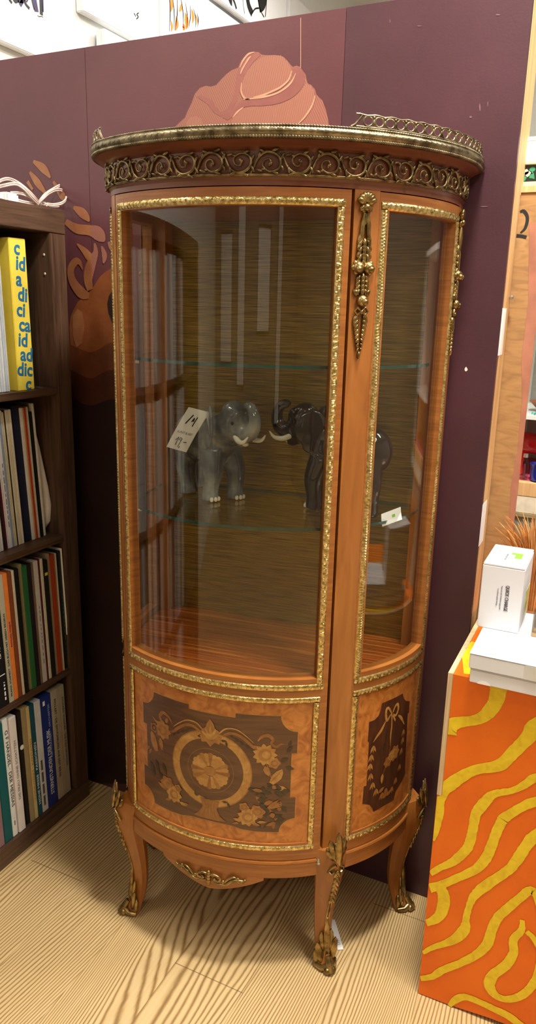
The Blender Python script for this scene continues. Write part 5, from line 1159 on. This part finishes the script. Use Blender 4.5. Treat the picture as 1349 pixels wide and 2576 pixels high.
# upright charger box
z0, z1 = .7438, .8655; x0, x1, ya, yb_ = .3925, .464, -.156, -.032
root = empty('charger_box', ((x0+x1)/2, (ya+yb_)/2, z0)); tag(root, 'upright white box printed QUICK CHARGE on the flat cartons', 'box')
c = Vector(((x0+x1)/2, (ya+yb_)/2, z0)); bm = bmesh.new(); box(bm, (x0-c.x, ya-c.y, 0), (x1-c.x, yb_-c.y, z1-z0-.004), 0, .001); obj('carton', bm, M['card'], root, True)
bm = bmesh.new(); box(bm, (x0-c.x+.0006, ya-c.y+.0006, z1-z0-.0038), (x1-c.x-.0006, yb_-c.y, z1-z0), 0, .0008); obj('top_flap', bm, M['card'], root, True)
lettering('printed_title', 'QUICK CHARGE', .0088, (.010, ya-c.y-.0006, .062), (0, 0, -1), (1, 0, 0), M['ink'], root, 'CENTER', .048)
lettering('small_print', 'Please use QC 3.0 devices supported', .0036, (.0005, ya-c.y-.0006, .062), (0, 0, -1), (1, 0, 0), M['grey_ink'], root, 'CENTER', .044)
lettering('small_print', 'to achieve quick charge', .0036, (-.0055, ya-c.y-.0006, .062), (0, 0, -1), (1, 0, 0), M['grey_ink'], root, 'CENTER', .032)
bm = bmesh.new(); zt = z1-z0+.0003; box(bm, (.010, -.012, zt-.0003), (.022, .022, zt+.0001)); box(bm, (.002, .010, zt-.0003), (.0098, .022, zt+.0001)); obj('green_logo', bm, M['green_ink'], root)
lettering('small_print', 'WORK THE TECH', .0045, (-.004, -.01, zt), (0, -1, 0), (1, 0, 0), M['grey_ink'], root, 'CENTER', .036)
bm = bmesh.new(); box(bm, (x1-c.x, .0, .012), (x1-c.x+.0004, .05, .06)); obj('side_picture', bm, flat('#c9c66a', .5, noise=.4, scale=60), root)
# straw bundle behind the charger box
root = empty('straw_bundle', (.462, .035, ZP)); tag(root, 'bushy orange brown straw bundle standing behind the white charger box', 'straw bundle'); bm = bmesh.new(); bm2 = bmesh.new()
for k in range(420):
    a = rnd.random()*2*PI; r0 = rnd.random()*.016; h = .12 + rnd.random()*.10; sp = .012 + rnd.random()*.045; dx, dy = math.cos(a), math.sin(a)*.55
    if dy*sp + .018 > .040: dy *= .3
    P = [(r0*dx, r0*dy, 0), (r0*dx + sp*.25*dx, r0*dy + sp*.25*dy, h*.5), (r0*dx + sp*.6*dx, (r0 + sp*.6)*dy, h*.82), (r0*dx + sp*dx*(1 + rnd.random()*.4), (r0+sp)*dy, h*(.95 + .1*rnd.random()))]
    tube(bm, catmull(P, 3), [.0009]*9 + [.0004], 4, caps=False, mi=k % 3)
for q_ in ([(-.01, -.03, .12), (-.04, -.04, .152), (-.075, -.05, .165)], [(-.01, -.03, .13), (-.03, -.035, .155), (-.05, -.04, .156), (-.066, -.045, .150)], [(-.005, -.03, .11), (-.05, -.045, .10), (-.09, -.06, .09)]): tube(bm, catmull(q_, 5), .0005, 4)
o = obj('straw', bm, [flat('#b8702c', .6), flat('#d08d42', .6), flat('#e2b574', .6)], root); o['kind'] = 'stuff'
bm = bmesh.new(); tube(bm, [(.019*math.cos(a), .016*math.sin(a), .03) for a in frange(0, 2*PI, 20)[:-1]], .004, 6, closed=True); obj('binding', bm, flat('#8a5424', .7), root, True)
# clear display boxes at the right edge
M['acrylic'] = glass_thin('clear_acrylic', (.82, .82, .80), 1.45)
def case(label, lo, hi, base):
    c = ((lo[0]+hi[0])/2, (lo[1]+hi[1])/2, lo[2]); root = empty('clear_box', c); tag(root, label, 'clear box'); L_ = [lo[i]-c[i] for i in range(3)]; H_ = [hi[i]-c[i] for i in range(3)]; t_ = .002
    bm = bmesh.new(); box(bm, L_, (H_[0], H_[1], .008), 0, .0008); obj('base', bm, flat(base, .4), root, True)
    bm = bmesh.new(); zz = .0082
    for a, b in (((L_[0], L_[1], zz), (H_[0], L_[1]+t_, H_[2])), ((L_[0], H_[1]-t_, zz), (H_[0], H_[1], H_[2])), ((L_[0], L_[1]+t_, zz), (L_[0]+t_, H_[1]-t_, H_[2])), ((H_[0]-t_, L_[1]+t_, zz), (H_[0], H_[1]-t_, H_[2])), ((L_[0]+t_, L_[1]+t_, H_[2]-t_), (H_[0]-t_, H_[1]-t_, H_[2]))): box(bm, a, b)
    obj('cover', bm, M['acrylic'], root); return root
case('larger clear box with dark inside on the white cartons at the right', (.486, -.155, .7438), (.56, -.045, .788), '#b89a70')
case('small clear box stacked on the larger clear one at the right', (.4895, -.14, .7885), (.56, -.06, .8065), '#d8d4cc')
case('topmost clear box of the right stack', (.4895, -.14, .807), (.56, -.06, .826), '#d8d4cc')
root = empty('dark_stone', (.524, -.10, .7522)); tag(root, 'dark lump inside the larger clear box', 'stone'); bm = bmesh.new(); box(bm, (-.031, -.042, 0), (.031, .042, .030), 0, .008); obj('stone', bm, flat('#4a463c', .5, noise=.3, scale=60), root, True)

# ------------------------------------------------------------------ display case beyond the partition, right
def build_case():
    YA, YB = .55, .95; xl, xr = .30, 1.30; root = empty('display_case', ((xl+xr)/2, (YA+YB)/2, 0)); tag(root, 'pale wooden display case with glass shelf far right behind the hardboard', 'display case'); T = Matrix.Translation((-(xl+xr)/2, -(YA+YB)/2, 0))
    def pt(nm, lo, hi, m, bv=.001): bm = bmesh.new(); box(bm, lo, hi, 0, bv); bmesh.ops.transform(bm, matrix=T, verts=bm.verts[:]); obj(nm, bm, m, root, True)
    zs = onY(1335, 1216, YA).z; zb = onY(1335, 1250, YA).z; zg = onY(1335, 1052, YA).z
    pt('side_wall', (xl, YA+.02, 0), (xl+.018, YB-.013, 1.46), M['white_wall']); pt('side_wall', (xr-.018, YA+.02, 0), (xr, YB-.013, 1.46), M['white_wall']); pt('back_wall', (xl, YB-.012, 0), (xr, YB, 1.46), flat('#b9b8b2', .6))
    pt('wood_shelf', (xl+.0185, YA, zb), (xr-.0185, YB-.0125, zs), M['timber'])
    bm = bmesh.new(); box(bm, (xl+.0185, YA+.01, zg-.005), (xr-.0185, YB-.0125, zg+.004)); bmesh.ops.transform(bm, matrix=T, verts=bm.verts[:]); obj('glass_shelf', bm, flat('#d9dedc', .15, noise=.02), root)
    pt('fascia', (xl, YA+.001, zb-.045), (xr, YA+.018, zb-.0005), flat('#e6dfcb', .6)); pt('metal_rail', (xl, YA-.002, zb-.056), (xr, YA+.02, zb-.0455), flat('#cbbf9c', .35, .6)); pt('lower_door', (xl+.02, YA+.006, .05), (xr-.02, YA+.014, zb-.0565), flat('#8e8d84', .25)); pt('top_board', (xl, YA, 1.461), (xr, YB, 1.48), M['white_wall'])
    pt('red_mat', (xl+.03, YA+.03, zs+.0003), (xr-.03, YB-.03, zs+.0016), flat('#c2476a', .7), 0)
    return zs + .0018, zg + .0042
ZSH, ZGL = build_case()
# red horse
hp = onY(1352, 1210, .64); root = empty('horse_figurine', (hp.x, .64, ZSH), -.35); tag(root, 'glossy red horse figurine on the wooden shelf at the far right', 'figurine'); bm = bmesh.new(); s_ = 1.0
TB = lambda pts, rad, k=4: tube(bm, catmull(pts, k), [q_.x for q_ in catmull([(r_, 0, 0) for r_ in rad], k)], 14)
TB([(-.075, 0, .085), (-.045, 0, .088), (0, 0, .085), (.03, 0, .088), (.045, 0, .092)], [.018, .028, .026, .028, .02])
TB([(.03, 0, .095), (.045, 0, .125), (.05, 0, .148), (.062, 0, .158)], [.026, .020, .016, .014]); TB([(.05, 0, .158), (.072, 0, .148), (.090, 0, .128), (.098, 0, .118)], [.014, .0145, .010, .009])
for sy in (-1, 1): TB([(.050, sy*.007, .165), (.050, sy*.009, .176), (.052, sy*.009, .183)], [.005, .004, .001])
for x, y, dx in ((.03, .014, .01), (.034, -.014, -.008), (-.055, .015, -.012), (-.05, -.015, .008)): TB([(x, y*.8, .08), (x + dx*.4, y, .05), (x + dx*.6, y, .022), (x + dx, y, .007), (x + dx + .003, y, .0005)], [.017, .0105, .0075, .0085, .0105])
TB([(-.07, 0, .1), (-.092, 0, .09), (-.1, 0, .055), (-.095, 0, .03)], [.007, .009, .010, .004]); TB([(.04, 0, .14), (.03, 0, .125), (.018, 0, .105)], [.010, .009, .006])
me = voxel(bm, .003, 3); me.materials.append(flat('#c4141c', .12, noise=.12, scale=12, coat=.5)); o = bpy.data.objects.new('body', me); COL.objects.link(o); o.parent = root
bm = bmesh.new()
for sy in (-1, 1): ball(bm, (.069, sy*.0125, .152), (.003, .002, .003), None, 8)
obj('eye', bm, M['ink'], root, True)
hp = onY(1349, 1200, .58); root = empty('blue_jar', (hp.x + .006, .585, ZSH)); tag(root, 'cobalt blue pot in front of the red horse', 'pot'); bm = bmesh.new(); lathe(bm, [(.018, 0), (.021, .002), (.023, .02), (.0225, .034), (.026, .044), (.0268, .046), (.025, .046), (.021, .034), (.021, .004), (.001, .003)], 28); obj('pot', bm, flat('#10268c', .1, noise=.1, coat=.4), root, True, .8)
hp = onY(1316, 1215, .585); root = empty('glass_bottle', (hp.x, .585, ZSH)); tag(root, 'small clear glass bottle with dark contents left of the blue pot', 'bottle'); bm = bmesh.new(); lathe(bm, [(.0085, 0), (.0095, .002), (.0095, .042), (.006, .05), (.006, .058), (.0068, .0585)], 20); obj('glass', bm, M['acrylic'], root, True, .8); bm = bmesh.new(); lathe(bm, [(.0062, .0587), (.0062, .068)], 16); obj('cap', bm, flat('#c9c5bc', .3, .8), root, True); bm = bmesh.new(); lathe(bm, [(.0002, .004), (.004, .004), (.003, .04), (.0002, .042)], 12); obj('contents', bm, flat('#7a2c40', .4), root, True)
hp = onY(1347, 1044, .60); root = empty('bead_heap', (hp.x + .02, .60, ZGL)); tag(root, 'heap of shiny turquoise beads on the glass shelf', 'beads'); bm = bmesh.new()
for k in range(60): a = rnd.random()*6.28; rr_ = rnd.random()*.03; ball(bm, (rr_*math.cos(a), rr_*math.sin(a)*.7, .003 + (.03 - rr_)*rnd.random()*.5), (.003, .003, .003), None, 6)
o = obj('beads', bm, flat('#2a9a94', .12, noise=.4, scale=90), root, True); o['kind'] = 'stuff'
hp = onY(1345, 1030, .68); root = empty('wooden_bowl', (hp.x + .03, .69, ZGL)); tag(root, 'brown wooden bowl behind the turquoise beads', 'bowl'); bm = bmesh.new(); lathe(bm, [(.02, 0), (.022, .003), (.045, .025), (.047, .026), (.042, .025), (.02, .006), (.001, .005)], 26); obj('bowl', bm, M['inner_wood'], root, True, .8)
# small framed print on the rail
p0 = onY(1319, 477, .10); root = empty('small_print', (.40, .1, 1.5178)); tag(root, 'small framed dark green print standing on the hardboard rail', 'picture'); w0 = -.40 + .345; bm = bmesh.new()
z1_ = onY(1330, 415, .10).z - 1.5178; box(bm, (w0, -.004, 0), (.10, .004, .009), 0, .001); box(bm, (w0, -.004, z1_), (.10, .004, z1_+.006), 0, .001); box(bm, (w0, -.004, .009), (w0+.008, .004, z1_)); box(bm, (.092, -.004, .009), (.10, .004, z1_)); obj('frame', bm, flat('#d9cfae', .5), root, True)
bm = bmesh.new(); box(bm, (w0+.008, .0, .009), (.092, .003, z1_), 0); f = lambda a, z: Vector((a, -.0004, z))
for k in range(18): cx_, cz_ = w0 + .01 + rnd.random()*.12, .014 + rnd.random()*(z1_-.02); fill_poly(bm, [(cx_ + .006*math.cos(a)*(.5 + rnd.random()), cz_ + .005*math.sin(a)*(.5 + rnd.random())) for a in frange(0, 5.5, 7)], f, 1 + k % 2)
obj('print', bm, [flat('#16221c', .4), flat('#2f8a63', .5), flat('#c9cbb4', .5)], root)
bm = bmesh.new(); box(bm, (w0+.004, -.003, z1_+.0062), (.098, .0035, z1_+.040)); box(bm, (w0+.004, -.0035, z1_+.0402), (.098, .004, z1_+.047)); obj('mat_board', bm, [M['paper']], root)
